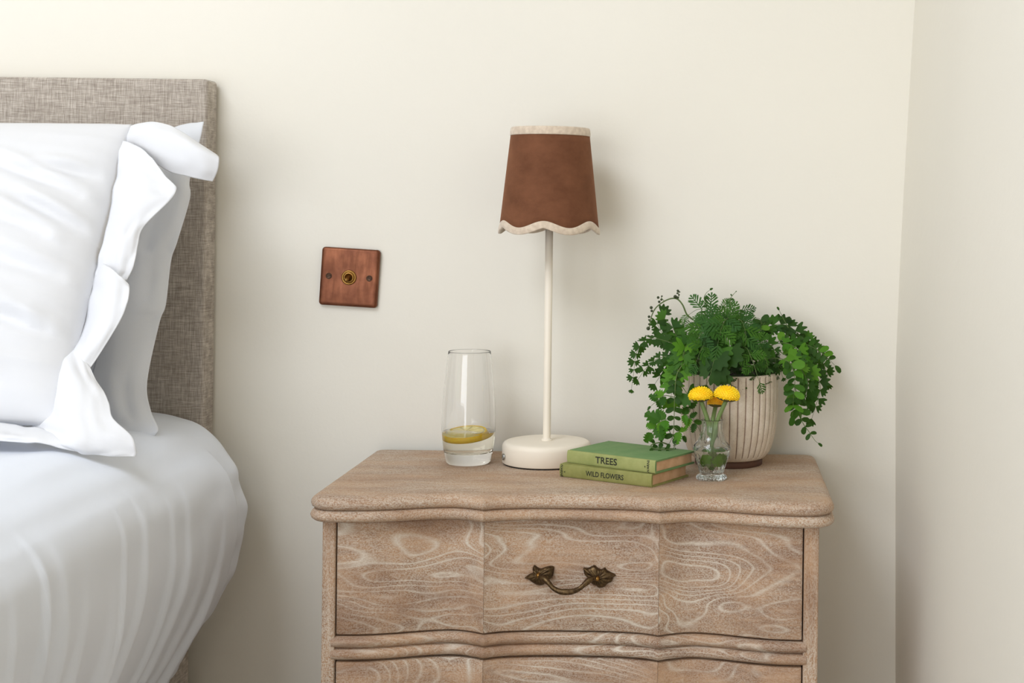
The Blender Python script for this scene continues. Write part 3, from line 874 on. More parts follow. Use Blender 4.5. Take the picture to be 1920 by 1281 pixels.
p = [(0.0, -0.008, 0.0008), (-0.0002, -0.013, -0.0008), (-0.0006, -0.0175, -0.0028), (-0.001, -0.0205, -0.0040), (-0.0011, -0.0215, -0.0044)]
MB().tube(p, [0.0020, 0.0023, 0.0030, 0.0028, 0.0012], 14).build('toggle', M['brass'], sw)

# ------------------------------------------------------------------ tumbler of lemon water
c = P(878, 867, 2.0); GX, GY = c.x, c.y
outer = crom([(0.0288, 0.0), (0.0312, 0.0032), (0.0332, 0.012), (0.0357, 0.027), (0.0371, 0.042), (0.0374, 0.056), (0.0367, 0.078), (0.0348, 0.105), (0.0322, 0.132), (0.0297, 0.1565)], 60)
inner = crom([(0.0290, 0.1562), (0.0314, 0.132), (0.0340, 0.105), (0.0358, 0.078), (0.0365, 0.056), (0.0360, 0.042), (0.0344, 0.027), (0.0318, 0.0195), (0.027, 0.0162), (0.012, 0.0150), (0.0, 0.0148)], 60)
prof = [(0.0, 0.0012), (0.022, 0.0006)] + [tuple(a) for a in outer] + [(0.0295, 0.1570), (0.0292, 0.1570)] + [tuple(a) for a in inner]
prof = [(max(r, 0.0), z) for r, z in prof]
g = MB().lathe(prof, 96, centre=(0, 0)).build('drinking_glass', M['glass'], loc=(GX, GY, TZ))
tag(g, 'clear tall tumbler holding lemon water beside the lamp base', 'glass')
wl = 0.0445
win = sorted([(float(r) + 0.0003, float(z) - 0.0002) for r, z in inner if z < wl - 0.001], key=lambda a: a[1])
r_wl = float(np.interp(wl, [z for r, z in inner[::-1]], [r for r, z in inner[::-1]])) + 0.0003
prof = [(0.0, 0.0146)] + [(max(r, 0.0005), z) for r, z in win] + [(r_wl, wl - 0.0004), (r_wl, wl), (0.02, wl), (0.0, wl)]
w = MB().lathe(prof, 96).build('lemon_water', M['lemon_water'], loc=(GX, GY, TZ))
tag(w, 'pale cloudy lemon water in the bottom of the tumbler', 'water')
# lemon slice afloat, tipped down to the left
sl = empty('lemon_slice', (GX - 0.0035, GY - 0.001, TZ + wl - 0.0045), 'yellow lemon slice floating in the tumbler', 'lemon')
sl.rotation_euler = (math.radians(7), math.radians(-6), 0.3)
SR, ST = 0.0295, 0.0085
pr = [(SR - 0.0028, ST / 2 - 0.0004), (SR - 0.0008, ST / 2), (SR, ST / 2 - 0.001), (SR + 0.0006, 0), (SR, -ST / 2 + 0.001), (SR - 0.0008, -ST / 2), (SR - 0.0028, -ST / 2 + 0.0004)]
MB().lathe(pr, 72, close=True).build('rind', M['rind'], sl)
MB().lathe([(0, ST / 2 - 0.0010), (SR - 0.0025, ST / 2 - 0.0005), (SR - 0.0025, -ST / 2 + 0.0005), (0, -ST / 2 + 0.001)], 72).build('pith', M['pith'], sl)
seg_me = None
for k in range(9):
    if seg_me is None:
        half_a = PI / 9 - 0.05; rs = []
        out = [(0.0035, 0.0)] + [(0.0245 * math.cos(a), 0.0245 * math.sin(a)) for a in np.linspace(-half_a, half_a, 9)]
        T_ = ST / 2 - 0.0003
        V = [(x, y, T_) for x, y in out] + [(x, y, -T_) for x, y in out]; n = len(out)
        F = [tuple(range(n)), tuple(range(2 * n - 1, n - 1, -1))] + [(i, i + n, (i + 1) % n + n, (i + 1) % n) for i in range(n)]
        seg_me = MB().add(V, F).mesh('segment')
        seg_me.materials.append(M['pulp'])
    o = bpy.data.objects.new('segment', seg_me); C.objects.link(o); o.parent = sl
    o.rotation_euler = (0, 0, k * 2 * PI / 9)

# ------------------------------------------------------------------ books
def text_mesh(body, size, name, squeeze=1.0, spacing=1.0):
    cu = bpy.data.curves.new(name, 'FONT'); cu.body = body; cu.size = size
    cu.align_x = 'CENTER'; cu.align_y = 'CENTER'; cu.extrude = 0.0; cu.offset = size * 0.02; cu.resolution_u = 3; cu.space_character = spacing
    o = bpy.data.objects.new(name, cu); C.objects.link(o)
    bpy.context.view_layer.update()
    me = bpy.data.meshes.new_from_object(o.evaluated_get(bpy.context.evaluated_depsgraph_get()))
    bpy.data.objects.remove(o); bpy.data.curves.remove(cu)
    return me

def book(px_l, px_r, z, TH, label, m_board, m_spine, texts, wdt=0.0945):
    """px_l, px_r: lower spine corners as (px, py, d)"""
    a, b = P(*px_l), P(*px_r)
    a.z = b.z = TZ + z
    dirx = Vector((b.x - a.x, b.y - a.y, 0)); L = dirx.length
    rz = math.atan2(dirx.y, dirx.x)
    e = empty('book', (a.x, a.y, TZ + z), label, 'book', 'small old natural history books', rz)
    # local: x along the spine, y away from it, z up
    t = 0.0023
    bul = lambda zz: -0.0012 * (1 - (2 * zz / TH - 1) ** 2)
    # boards + spine, one wrapped case
    path = [(wdt, 0.0), (wdt, t)] + [(0.0042, t)] + [(0.0022, t * 0.9 + (TH - 1.8 * t) * k / 4) for k in range(5)] + [(0.0042, TH - t), (wdt, TH - t), (wdt, TH), (0.006, TH), (0.004, TH - 0.0006), (0.0024, TH)]
    path += [(0.0004, TH - 0.0004)] + [(bul(TH * (1 - k / 10)), TH * (1 - k / 10)) for k in range(1, 10)] + [(0.0004, 0.0004), (0.0024, 0.0), (0.004, 0.0006), (0.006, 0.0)]
    xs_ = [0.0, 0.0006, L - 0.0006, L]; ins = [0.0004, 0, 0, 0.0004]
    A = np.array([[(x, y, zz) for (y, zz) in path] for x in xs_])
    m = MB(); m.grid(A, wrap_v=True)
    for j in (0, 3): m.add(A[j], [tuple(range(len(path)))])
    me = m.mesh('cover')
    ob = link('cover', me, [m_board, m_spine], e)
    for p_ in me.polygons:
        if p_.center.y < 0.0034: p_.material_index = 1
    auto_sharp(ob, 35)
    pg = MB(); i = 0.0022
    rows = []
    for x in (i, L - i):
        rows.append([(x, 0.003, t), (x, wdt - 0.003, t)] + [(x, wdt - 0.003 - 0.0012 * math.sin(PI * k / 6), t + (TH - 2 * t) * k / 6) for k in range(1, 6)] + [(x, wdt - 0.003, TH - t), (x, 0.003, TH - t)])
    pg.grid(rows, wrap_v=True)
    for j in (0, 1): pg.add(rows[j], [tuple(range(len(rows[0])))])
    pg.build('page_block', M['pages'], e, smooth=False)
    for (body, size, xc, zc, rot, nm, stretch) in texts:
        me = text_mesh(body, size, nm)
        for v in me.vertices:
            x, y = v.co.x * stretch, v.co.y
            ca, sa = math.cos(rot), math.sin(rot)
            X_, Z_ = xc * L + x * ca - y * sa, zc * TH + x * sa + y * ca
            Z_ = min(max(Z_, 0.0006), TH - 0.0006)
            v.co = (X_, bul(Z_) - 0.00028, Z_)
        link(nm, me, M['ink'], e, smooth=False)
    return e, L, TH, bul
b2, L2, TH2, bul2 = book((1050, 893, 1.904), (1222, 914, 1.834), 0.0, 0.0176, "olive green book lying beneath another, lettered WILD FLOWERS on its spine", M['book2'], M['book2'],
     [('WILD FLOWERS', 0.0094, 0.50, 0.48, 0, 'spine_title', 0.875), ('WARNE', 0.0052, 0.022, 0.5, -PI / 2, 'publisher_name', 0.95), ('v', 0.005, 0.06, 0.42, -PI / 2, 'ornament', 1.0)])
b1, L1, TH1, bul1 = book((1064, 867, 1.909), (1229, 888, 1.835), 0.01765, 0.0172, "mid green book on top of another, lettered TREES on its spine", M['book_top'], M['book_spine'],
     [('TREES', 0.0122, 0.455, 0.50, 0, 'spine_title', 1.08), ('WARNE', 0.0052, 0.925, 0.52, PI / 2, 'publisher_name', 0.95)])
tri = MB().add([(L1 * 0.882, bul1(0.009) - 0.00028, 0.0088), (L1 * 0.898, bul1(0.009) - 0.00028, 0.0088), (L1 * 0.89, bul1(0.007) - 0.00028, 0.0064)], [(0, 1, 2)])
tri.build('ornament', M['ink'], b1, smooth=False)

# ------------------------------------------------------------------ potted fern
c = P(1366, 867, 2.022); PX, PY = c.x, c.y
fern = empty('potted_fern', (PX, PY, TZ), 'lush green fern trailing from a ribbed stoneware pot', 'plant')
NG = 38
def rib(r, z, th):
    env = float(sstep(0.010, 0.020, z)) * float(1 - sstep(0.1265, 0.1295, z))
    a = (th * NG / (2 * PI)) % 1.0
    g = np.exp(-((a - 0.5) / 0.085) ** 2)
    return r - 0.0017 * g * env + 0.0004 * np.cos(2 * PI * (a - 0.0)) * env
po = crom([(0.047, 0.009), (0.0525, 0.012), (0.0590, 0.022), (0.0645, 0.040), (0.0680, 0.065), (0.0692, 0.092), (0.0690, 0.118), (0.0686, 0.1285)], 40)
prof = [(0.040, 0.009)] + [tuple(a) for a in po] + [(0.0676, 0.1306), (0.0660, 0.1306), (0.0650, 0.1285), (0.0640, 0.110), (0.0, 0.110)]
seg = NG * 16
m = MB().lathe(prof, seg, mod=rib)
me = m.mesh('pot')
pot = link('pot', me, [M['glaze'], M['groove']], fern)
for p_ in me.polygons:
    cx_, cy_, cz_ = p_.center
    a = (math.atan2(cy_, cx_) % (2 * PI)) * NG / (2 * PI) % 1.0
    if abs(a - 0.5) < 0.075 and 0.016 < cz_ < 0.1280 and math.hypot(cx_, cy_) > 0.05 and abs(p_.normal.z) < 0.8: p_.material_index = 1
MB().lathe([(0, 0), (0.0470, 0.0), (0.0478, 0.001), (0.0482, 0.0095), (0, 0.0095)], 64).build('pot_foot', M['foot'], fern)
S_ = MB().lathe([(0.0645, 0.118), (0.05, 0.121), (0.03, 0.124), (0.0, 0.126)], 40); S_.build('soil', M['soil'], fern)

def leaf_mesh(outline, curl=0.18, fold=0.12, name='leaflet', strip=False):
    """flat lamina outline (base at 0,0, tip towards +y, unit length), gently curled, with thickness"""
    o = np.array(outline, float); n = len(o)
    def z(x, y): return -curl * y * y + fold * abs(x) - 0.35 * fold
    # strips from the midrib out to the margin, one side after the other
    k = int(np.argmax(o[:, 1])); ym = 0.02
    V, F = [], []
    if not strip:                              # round leaf: triangles about its middle
        V = [(x, y, z(x, y)) for x, y in o] + [(0.0, 0.45, z(0, 0.45))]
        F = [(i, (i + 1) % n, n) for i in range(n)]
    for side in () if not strip else (o[:k + 1], np.vstack([o[k:], o[:1]])[::-1]):
        b = len(V)
        for x, y in side:
            yr = min(max(y * 0.96 - 0.35 * abs(x), ym), 0.98)
            V += [(0.0, yr, z(0, yr)), (x, y, z(x, y))]
        F += [(b + 2 * i, b + 2 * i + 1, b + 2 * i + 3, b + 2 * i + 2) for i in range(len(side) - 1)]
    m = MB().add(V, F)
    me = m.mesh(name, fix=False)
    me.polygons.foreach_set('use_smooth', [True] * len(me.polygons))
    return me
def polar(nl, depth, spread, n=26, asp=0.9):
    """fan with rounded lobes"""
    out = [(0.0, 0.0)]
    for k in range(n + 1):
        t = k / n
        a = -spread + 2 * spread * t
        r = 1.0 - depth * (0.5 - 0.5 * math.cos(2 * PI * nl * t)) ** 0.0 * (abs(math.cos(PI * nl * t)) ** 2.2)
        r *= (0.72 + 0.28 * math.cos(a * 0.8))
        out.append((asp * r * math.sin(a), 0.08 + 0.92 * r * math.cos(a * 0.72) * (0.62 + 0.38 * math.cos(a * 0.9))))
    return out[::-1]
def oval(w, teeth=0, n=16):
    out = []
    for k in range(n):
        a = 2 * PI * k / n
        rr_ = 1 + (0.06 if teeth and k % 2 else 0)
        y = 0.5 - 0.5 * math.cos(a) * rr_
        out.append((-w * math.sin(a) * rr_ * (0.75 + 0.35 * y), max(y, 0)))
    return out[::-1]
def pinnate(pairs, w, deep, tipw=0.08):
    """leaf cut into pairs of lobes or teeth"""
    R_ = []
    for k in range(pairs):
        y0 = 0.10 + 0.82 * k / pairs; y1 = 0.10 + 0.82 * (k + 1) / pairs
        env = w * math.sin(PI * (0.22 + 0.70 * (k + 0.5) / pairs)) ** 0.8
        R_ += [(env * (1 - deep), y0), (env, y0 + (y1 - y0) * 0.80), (env * 0.80, y0 + (y1 - y0) * 0.97)]
    Rr = [(0.015, 0.0)] + R_ + [(tipw * 0.5, 0.97), (0, 1.0)]
    return Rr + [(-x, y) for x, y in Rr[::-1][1:]]
LM = {}
def reg(key, outlines, mats, **kw):
    LM[key] = []
    for o_ in outlines:
        for mm in mats:
            me = leaf_mesh(o_, **kw); me.materials.append(M[mm]); LM[key].append(me)
reg('fan', [polar(4, 0.30, 1.15), polar(5, 0.26, 1.3), polar(3, 0.34, 1.0)], ['leaf', 'leaf_dark'])
reg('fanb', [polar(4, 0.30, 1.15), polar(5, 0.26, 1.3), polar(3, 0.34, 1.0)], ['leaf', 'leaf_bright'])
reg('oval', [oval(0.33, 1), oval(0.38, 1), oval(0.30)], ['leaf', 'leaf_bright'])
reg('serr', [pinnate(5, 0.40, 0.36), pinnate(4, 0.46, 0.34)], ['leaf', 'leaf_bright'], curl=0.25, fold=0.2, strip=True)
def feather_mesh(pairs, w, mat, seed):
    """finely cut pinna: a rib with narrow lobes, each with a notched tip"""
    r_ = random.Random(seed); V, F = [], []
    zz = lambda x, y: -0.3 * y * y - 0.25 * x * x
    V += [(-0.03, 0, 0), (0.03, 0, 0), (0.02, 0.9, zz(0, 0.9)), (-0.02, 0.9, zz(0, 0.9))]; F.append((0, 1, 2, 3))
    lobes = [(0.0, 0.80, 90, 0.24)]
    for k_ in range(pairs):
        t_ = (k_ + 0.35) / pairs; L_ = w * math.sin(PI * (0.30 + 0.60 * t_)) ** 0.9
        for sg in (-1, 1):
            lobes.append((0.0, 0.06 + 0.78 * t_, 90 - sg * (52 - 10 * t_ + r_.uniform(-7, 7)), L_))
    for (x, y, a_, L_) in lobes:
        ca, sa = math.cos(math.radians(a_)), math.sin(math.radians(a_)); hw = 0.36 / pairs * 0.8; b = len(V)
        for (u_, v_) in ((0, -0.3), (0, 0.3), (0.66, 0.85), (1.0, 0.75), (0.86, 0.1), (0.96, -0.75), (0.6, -0.85)):
            px_, py_ = x + ca * L_ * u_ - sa * hw * v_, y + sa * L_ * u_ + ca * hw * v_
            V.append((px_, py_, zz(px_, py_)))
        F += [(b, b + 6, b + 2, b + 1), (b + 6, b + 5, b + 4), (b + 6, b + 4, b + 2), (b + 4, b + 3, b + 2)]
    me = MB().add(V, F).mesh('leaflet', fix=False); me.materials.append(M[mat])
    me.polygons.foreach_set('use_smooth', [True] * len(me.polygons))
    return me
LM['feather'] = [feather_mesh(p_, w_, mt_, 3 + p_) for p_, w_ in ((5, 0.52), (6, 0.48), (4, 0.55)) for mt_ in ('leaf_blue', 'leaf')]
reg('broad', [polar(5, 0.2, 1.4), polar(6, 0.16, 1.45)], ['leaf_dark', 'leaf'], curl=0.2, fold=0.1)

UNIT = 2.0 / FPX                       # one photo pixel at the plant, in metres
leaf_jobs = []                         # (frond object, mesh, matrix, size)
R = random.Random(19)
base_inv = Matrix.Translation((-PX, -PY, -TZ))
def frond(pts, kind, size, n, spread=1.0, rad=0.9, tip=0.5, start=0.15, jit=0.35, face=(0.0, -0.85, 0.5), pairs=True, name='frond'):
    """pts: (px, py, d) along the stem; size: leaflet length in photo pixels"""
    w = [P(*p) for p in pts]
    cv = crom([tuple(v - Vector((PX, PY, TZ))) for v in w], max(14, 5 * len(pts)))
    k = len(cv)
    m = MB().tube([tuple(v) for v in cv], list(np.linspace(rad, rad * 0.35, k) * UNIT), 6)
    fo = m.build(name, M['fern_stem'], fern)
    arc_ = np.concatenate([[0], np.cumsum(np.linalg.norm(np.diff(cv, axis=0), axis=1))]); arc_ /= arc_[-1]
    for i in range(n):
        t = start + (1 - start) * (i + 0.5) / n
        if i == n - 1: t = 1.0
        p = Vector([float(np.interp(t, arc_, cv[:, a])) for a in range(3)])
        p2 = Vector([float(np.interp(min(1, t + 0.03), arc_, cv[:, a])) for a in range(3)]); p1 = Vector([float(np.interp(max(0, t - 0.03), arc_, cv[:, a])) for a in range(3)])
        tn = (p2 - p1).normalized()
        f = Vector(face) + Vector((R.uniform(-1, 1), R.uniform(-1, 1), R.uniform(-1, 1))) * jit
        f.normalize()
        sd = tn.cross(f).normalized()
        sides = [(1 if i % 2 else -1)] if not pairs else [-1, 1]
        if i == n - 1: sides = [0]
        for s_ in sides:
            dv = (tn * R.uniform(0.25, 0.6) + sd * s_ * spread + f * R.uniform(-0.1, 0.3)) if s_ else tn
            dv.normalize()
            nn = (f - dv * f.dot(dv)).normalized()
            xx = dv.cross(nn)
            s = 1.28 * size * (1 - (1 - tip) * max(0.0, t - 0.3) / 0.7) * R.uniform(0.8, 1.18) * UNIT
            mt = Matrix((xx, dv, nn)).transposed().to_4x4()
            mt = Matrix.Translation(p) @ mt @ Matrix.Diagonal((s, s, s, 1))
            leaf_jobs.append((fo, R.choice(LM[kind]), mt, s))
    return fo

Dp = 2.02
# left side
frond([(1330, 690, 2.0), (1290, 660, 2.0), (1250, 640, 2.0), (1215, 636, 2.005), (1194, 660, 2.01), (1188, 700, 2.01), (1184, 730, 2.01)], 'fan', 15, 11, start=0.30, tip=0.55)
frond([(1325, 690, 2.03), (1285, 655, 2.04), (1250, 635, 2.05), (1232, 605, 2.05), (1240, 590, 2.05)], 'fan', 17, 8, start=0.3, tip=0.9)
frond([(1320, 690, 2.02), (1275, 640, 2.02), (1260, 612, 2.02), (1247, 598, 2.02)], 'fan', 17, 6, start=0.25, tip=1.0)
frond([(1310, 695, 1.99), (1270, 670, 1.98), (1235, 672, 1.98), (1212, 690, 1.985), (1196, 712, 1.985)], 'fan', 15, 8, start=0.25, tip=0.6)
frond([(1315, 690, 2.0), (1285, 672, 2.0), (1255, 682, 2.0), (1238, 705, 2.0), (1228, 720, 2.0)], 'fan', 16, 7, start=0.2, tip=0.9)
frond([(1320, 695, 1.97), (1292, 660, 1.95), (1275, 680, 1.94), (1262, 720, 1.935), (1258, 745, 1.935)], 'fanb', 22, 7, start=0.2, tip=0.9)
frond([(1320, 690, 1.97), (1300, 640, 1.96), (1286, 650, 1.945), (1276, 690, 1.935), (1268, 720, 1.93)], 'fanb', 20, 8, start=0.2, tip=0.8)
# left trailing stems down to the books
frond([(1315, 695, 1.96), (1290, 680, 1.94), (1270, 700, 1.93), (1265, 745, 1.925), (1264, 785, 1.92), (1262, 815, 1.92), (1252, 838, 1.922)], 'oval', 12, 9, start=0.30, tip=0.9, pairs=True, rad=1.3)
frond([(1264, 745, 1.925), (1246, 742, 1.925), (1232, 752, 1.925), (1220, 762, 1.925)], 'serr', 18, 3, start=0.3, pairs=True)
frond([(1263, 786, 1.92), (1250, 786, 1.918), (1236, 792, 1.916), (1222, 812, 1.916)], 'serr', 24, 4, start=0.2, tip=0.8)
frond([(1262, 770, 1.925), (1275, 775, 1.925), (1292, 782, 1.93), (1308, 800, 1.935), (1314, 812, 1.935)], 'serr', 17, 4, start=0.2, tip=0.7)
frond([(1262, 800, 1.92), (1270, 806, 1.92), (1280, 818, 1.922)], 'serr', 20, 2, start=0.4)
frond([(1275, 720, 1.93), (1288, 738, 1.93), (1296, 755, 1.93)], 'broad', 24, 2, start=0.4, pairs=True)
frond([(1256, 835, 1.92), (1240, 830, 1.918), (1222, 834, 1.918), (1224, 840, 1.915), (1244, 843, 1.912), (1262, 841, 1.914), (1264, 833, 1.916)], 'oval', 9, 6, start=0.1, tip=1.0, rad=1.4)
frond([(1252, 800, 1.92), (1258, 815, 1.922), (1264, 830, 1.924), (1266, 840, 1.926)], 'oval', 4, 2, rad=0.9, start=0.8)
# centre: finely cut fronds arching over
for (q_, n_, sz) in [
    ([(1365, 695, 2.02), (1350, 620, 2.01), (1335, 585, 2.0), (1310, 580, 1.99), (1292, 590, 1.985)], 6, 30),
    ([(1365, 695, 2.03), (1362, 620, 2.03), (1370, 582, 2.03), (1390, 585, 2.03), (1395, 605, 2.02)], 6, 28),
    ([(1362, 695, 2.0), (1352, 630, 1.98), (1338, 606, 1.96), (1315, 625, 1.945), (1300, 655, 1.94)], 7, 32),
    ([(1366, 695, 2.0), (1366, 625, 1.985), (1364, 598, 1.97), (1354, 612, 1.95), (1346, 645, 1.935)], 7, 32),
    ([(1370, 695, 2.01), (1378, 620, 1.99), (1388, 600, 1.975), (1398, 625, 1.955), (1396, 660, 1.95)], 7, 30),
    ([(1375, 695, 2.03), (1395, 630, 2.03), (1412, 606, 2.03), (1422, 612, 2.03), (1432, 628, 2.03)], 6, 22),
    ([(1355, 695, 2.04), (1330, 630, 2.05), (1318, 600, 2.06), (1298, 605, 2.06)], 5, 28),
    ([(1360, 695, 1.98), (1335, 650, 1.95), (1318, 650, 1.935), (1305, 680, 1.93)], 6, 26),
    ([(1375, 695, 2.0), (1400, 640, 1.98), (1420, 640, 1.965), (1430, 665, 1.955)], 6, 24),
    ([(1370, 690, 2.05), (1372, 610, 2.07), (1350, 575, 2.075), (1330, 570, 2.075)], 5, 24)]:
    frond(q_, 'feather', sz, n_, start=0.35, tip=0.7, spread=0.9, jit=0.3)
frond([(1360, 690, 1.97), (1348, 655, 1.945), (1340, 672, 1.93), (1332, 702, 1.925), (1325, 722, 1.925)], 'broad', 25, 4, start=0.35, tip=0.9)
frond([(1372, 690, 1.97), (1368, 650, 1.95), (1360, 670, 1.935), (1356, 695, 1.93)], 'broad', 26, 3, start=0.35, tip=0.9)
frond([(1390, 690, 1.97), (1398, 652, 1.95), (1412, 680, 1.935), (1420, 705, 1.93), (1424, 716, 1.93)], 'feather', 22, 4, start=0.3, tip=1.0)
frond([(1392, 692, 1.98), (1408, 660, 1.96), (1432, 668, 1.955), (1440, 690, 1.95)], 'fan', 20, 4, start=0.3)
frond([(1395, 690, 2.0), (1420, 645, 1.99), (1448, 650, 1.985), (1455, 680, 1.98)], 'fan', 20, 5, start=0.3)
# sprigs standing up
frond([(1335, 590, 2.0), (1326, 572, 2.0), (1320, 560, 2.0), (1324, 550, 2.0), (1331, 544, 2.0)], 'serr', 9, 3, start=0.2, tip=0.5, pairs=False)
frond([(1372, 582, 2.02), (1369, 565, 2.02), (1372, 556, 2.02), (1379, 548, 2.02)], 'oval', 6, 4, start=0.3, pairs=False, rad=1.1)
frond([(1395, 640, 2.03), (1418, 622, 2.03), (1427, 608, 2.03), (1424, 598, 2.03), (1412, 596, 2.03)], 'oval', 13, 3, start=0.5, tip=1.2)
frond([(1478, 615, 2.03), (1470, 600, 2.03), (1465, 590, 2.03), (1461, 582, 2.03)], 'oval', 10, 2, start=0.4, pairs=False)
# right side, trailing
frond([(1385, 690, 2.03), (1415, 630, 2.04), (1450, 610, 2.05), (1480, 612, 2.05), (1500, 632, 2.05), (1518, 645, 2.05)], 'fan', 20, 9, start=0.30, tip=0.8)
frond([(1390, 690, 2.02), (1432, 660, 2.02), (1465, 638, 2.02), (1495, 640, 2.02), (1525, 652, 2.02), (1548, 668, 2.02), (1566, 686, 2.02)], 'oval', 14, 11, start=0.40, tip=0.9)
frond([(1395, 690, 2.01), (1440, 650, 2.01), (1480, 645, 2.01), (1505, 670, 2.01), (1515, 705, 2.01), (1512, 740, 2.01), (1500, 765, 2.01)], 'fanb', 20, 10, start=0.35, tip=0.8)
frond([(1400, 692, 1.99), (1445, 672, 1.98), (1480, 680, 1.975), (1490, 710, 1.97), (1488, 745, 1.97), (1486, 780, 1.97)], 'oval', 17, 9, start=0.40, tip=0.9)
frond([(1480, 650, 2.02), (1515, 680, 2.02), (1532, 705, 2.02), (1538, 730, 2.02), (1530, 760, 2.02), (1522, 785, 2.02)], 'fan', 17, 9, start=0.1, tip=0.7)
frond([(1490, 720, 1.99), (1496, 755, 1.99), (1504, 790, 1.99), (1517, 810, 1.99), (1528, 826, 1.99), (1534, 831, 1.99)], 'oval', 17, 7, start=0.1, tip=0.55)
frond([(1480, 640, 2.04), (1510, 635, 2.05), (1535, 660, 2.05), (1550, 700, 2.05), (1552, 718, 2.05)], 'fan', 15, 8, start=0.1, tip=0.9)
frond([(1455, 655, 1.99), (1478, 670, 1.985), (1500, 690, 1.98), (1515, 720, 1.98), (1508, 745, 1.98)], 'fanb', 19, 6, start=0.15)
frond([(1410, 690, 2.0), (1440, 680, 2.0), (1460, 690, 2.0), (1468, 708, 2.0)], 'fan', 16, 4, start=0.4)
# the bare crozier curling out at the upper left
cro = [(1300, 600, 2.0), (1288, 590, 2.0), (1280, 572, 2.0), (1270, 561, 2.0), (1258, 560, 2.0), (1244, 566, 2.0), (1230, 577, 2.0), (1222, 592, 2.0), (1219, 606, 2.0), (1217, 616, 2.0)]
cvp = crom([tuple(P(*p) - Vector((PX, PY, TZ))) for p in cro], 50)
fo = MB().tube([tuple(v) for v in cvp], list(np.linspace(1.6, 0.9, 50) * UNIT), 8).build('crozier', M['fern_stem'], fern)
m = MB()
def ball(mb, c_, r_):
    c_ = Vector(c_)
    mb.lathe([(max(r_ * math.sin(a), 1e-5), r_ * math.cos(a)) for a in np.linspace(0, PI, 7)], 8)
    n_ = 7 * 8
    for i in range(len(mb.v) - n_, len(mb.v)): mb.v[i] = tuple(Vector(mb.v[i]) + c_)
for (x, y, r_) in ((1221, 577, 3), (1222, 583, 2.5), (1217, 594, 2.6), (1217, 600, 1.8), (1217, 608, 2.0), (1215.5, 616, 3.6), (1236, 566, 2.5), (1240, 562, 2.2), (1234, 558, 2.6), (1241, 555.5, 1.6), (1266, 556.5, 3.4), (1270, 558, 2.6), (1273, 553, 1.8), (1270, 550, 1.8), (1271, 545.5, 2.4), (1274, 547.5, 1.6)):
    ball(m, P(x, y, 2.0) - Vector((PX, PY, TZ)), r_ * UNIT)
m.build('leaf_bud', M['bud'], fo, fix=False)['kind'] = 'stuff'
for q_ in ([(1246, 565, 2.0), (1241, 560, 2.0), (1240, 556, 2.0)], [(1272, 562, 2.0), (1273, 554, 2.0), (1271, 547, 2.0)]):
    MB().tube([tuple(v) for v in crom([tuple(P(*p) - Vector((PX, PY, TZ))) for p in q_], 8)], 0.6 * UNIT, 6).build('stalk', M['fern_stem'], fo)
# the largest leaflets stand as pieces of their own, the smaller rest is one piece
leaf_jobs.sort(key=lambda j: -j[3])
rest = MB()
for i, (fo, me, mt, s) in enumerate(leaf_jobs):
    if i < 300:
        o = bpy.data.objects.new('leaflet', me); C.objects.link(o); o.parent = fo; o.matrix_local = mt
    else:
        rest.add([tuple(mt @ v.co) for v in me.vertices], [tuple(p_.vertices) for p_ in me.polygons])
# low foliage covering the soil between the fronds
for k in range(230):
    a = R.uniform(0, 2 * PI); rad_ = 0.066 * math.sqrt(R.random()); hh = R.uniform(0.120, 0.160) - 0.25 * max(0, rad_ - 0.045)
    me = R.choice(LM[R.choice(['feather', 'feather', 'fan'])])
    dv = Vector((math.cos(a), math.sin(a), R.uniform(-0.3, 0.9))).normalized()
    f = Vector((R.uniform(-0.4, 0.4), -0.6 + R.uniform(-0.3, 0.3), 0.8)); nn = (f - dv * f.dot(dv)).normalized()
    s = R.uniform(16, 26) * UNIT
    mt = Matrix.Translation((rad_ * math.cos(a) * 0.9, rad_ * math.sin(a) * 0.9, hh)) @ Matrix((dv.cross(nn), dv, nn)).transposed().to_4x4() @ Matrix.Diagonal((s, s, s, 1))
    rest.add([tuple(mt @ v.co) for v in me.vertices], [tuple(p_.vertices) for p_ in me.polygons])
o = rest.build('small_leaflets', M['leaf_dark'], fern, fix=False)
o['kind'] = 'stuff'

# ------------------------------------------------------------------ bud vase with three flowers
c = P(1334, 897.5, 1.90); VX, VY = c.x, c.y
ov = crom([(0.0190, 0.0), (0.0202, 0.0015), (0.0198, 0.0042), (0.0172, 0.0064), (0.0160, 0.0085), (0.0176, 0.014), (0.0208, 0.024), (0.0238, 0.034), (0.0252, 0.0405), (0.0246, 0.0440), (0.0222, 0.0475), (0.0180, 0.0535), (0.0153, 0.0605), (0.0137, 0.0675), (0.0134, 0.0730), (0.0140, 0.0775), (0.0149, 0.0792)], 90)
iv = crom([(0.0136, 0.0796), (0.0126, 0.0770), (0.0119, 0.0730), (0.0122, 0.0675), (0.0137, 0.0605), (0.0162, 0.0540), (0.0203, 0.0480), (0.0228, 0.0435), (0.0226, 0.0390), (0.0206, 0.0300), (0.0176, 0.0200), (0.0146, 0.0125), (0.0110, 0.0095), (0.0, 0.0090)], 70)
def cut(r, z, th):
    d = np.zeros_like(th) + r
    if 0.0095 < z < 0.0395:                      # pressed diamonds round the bowl
        t = (z - 0.0095) / 0.030
        env = math.sin(PI * t) ** 0.5
        a = np.abs(((th * 14 / (2 * PI) + t * 2.0) % 1.0) - 0.5); b = np.abs(((th * 14 / (2 * PI) - t * 2.0) % 1.0) - 0.5)
        d = d - 0.0009 * env * (np.exp(-(a / 0.10) ** 2) + np.exp(-(b / 0.10) ** 2))
    elif z <= 0.006:
        d = d + 0.0004 * np.cos(th * 28) * (r > 0.015)
    elif z > 0.045:
        d = d + 0.00025 * np.cos(th * 10)
    return d
prof = [(0.0, 0.0018), (0.014, 0.0012)] + [tuple(a) for a in ov]
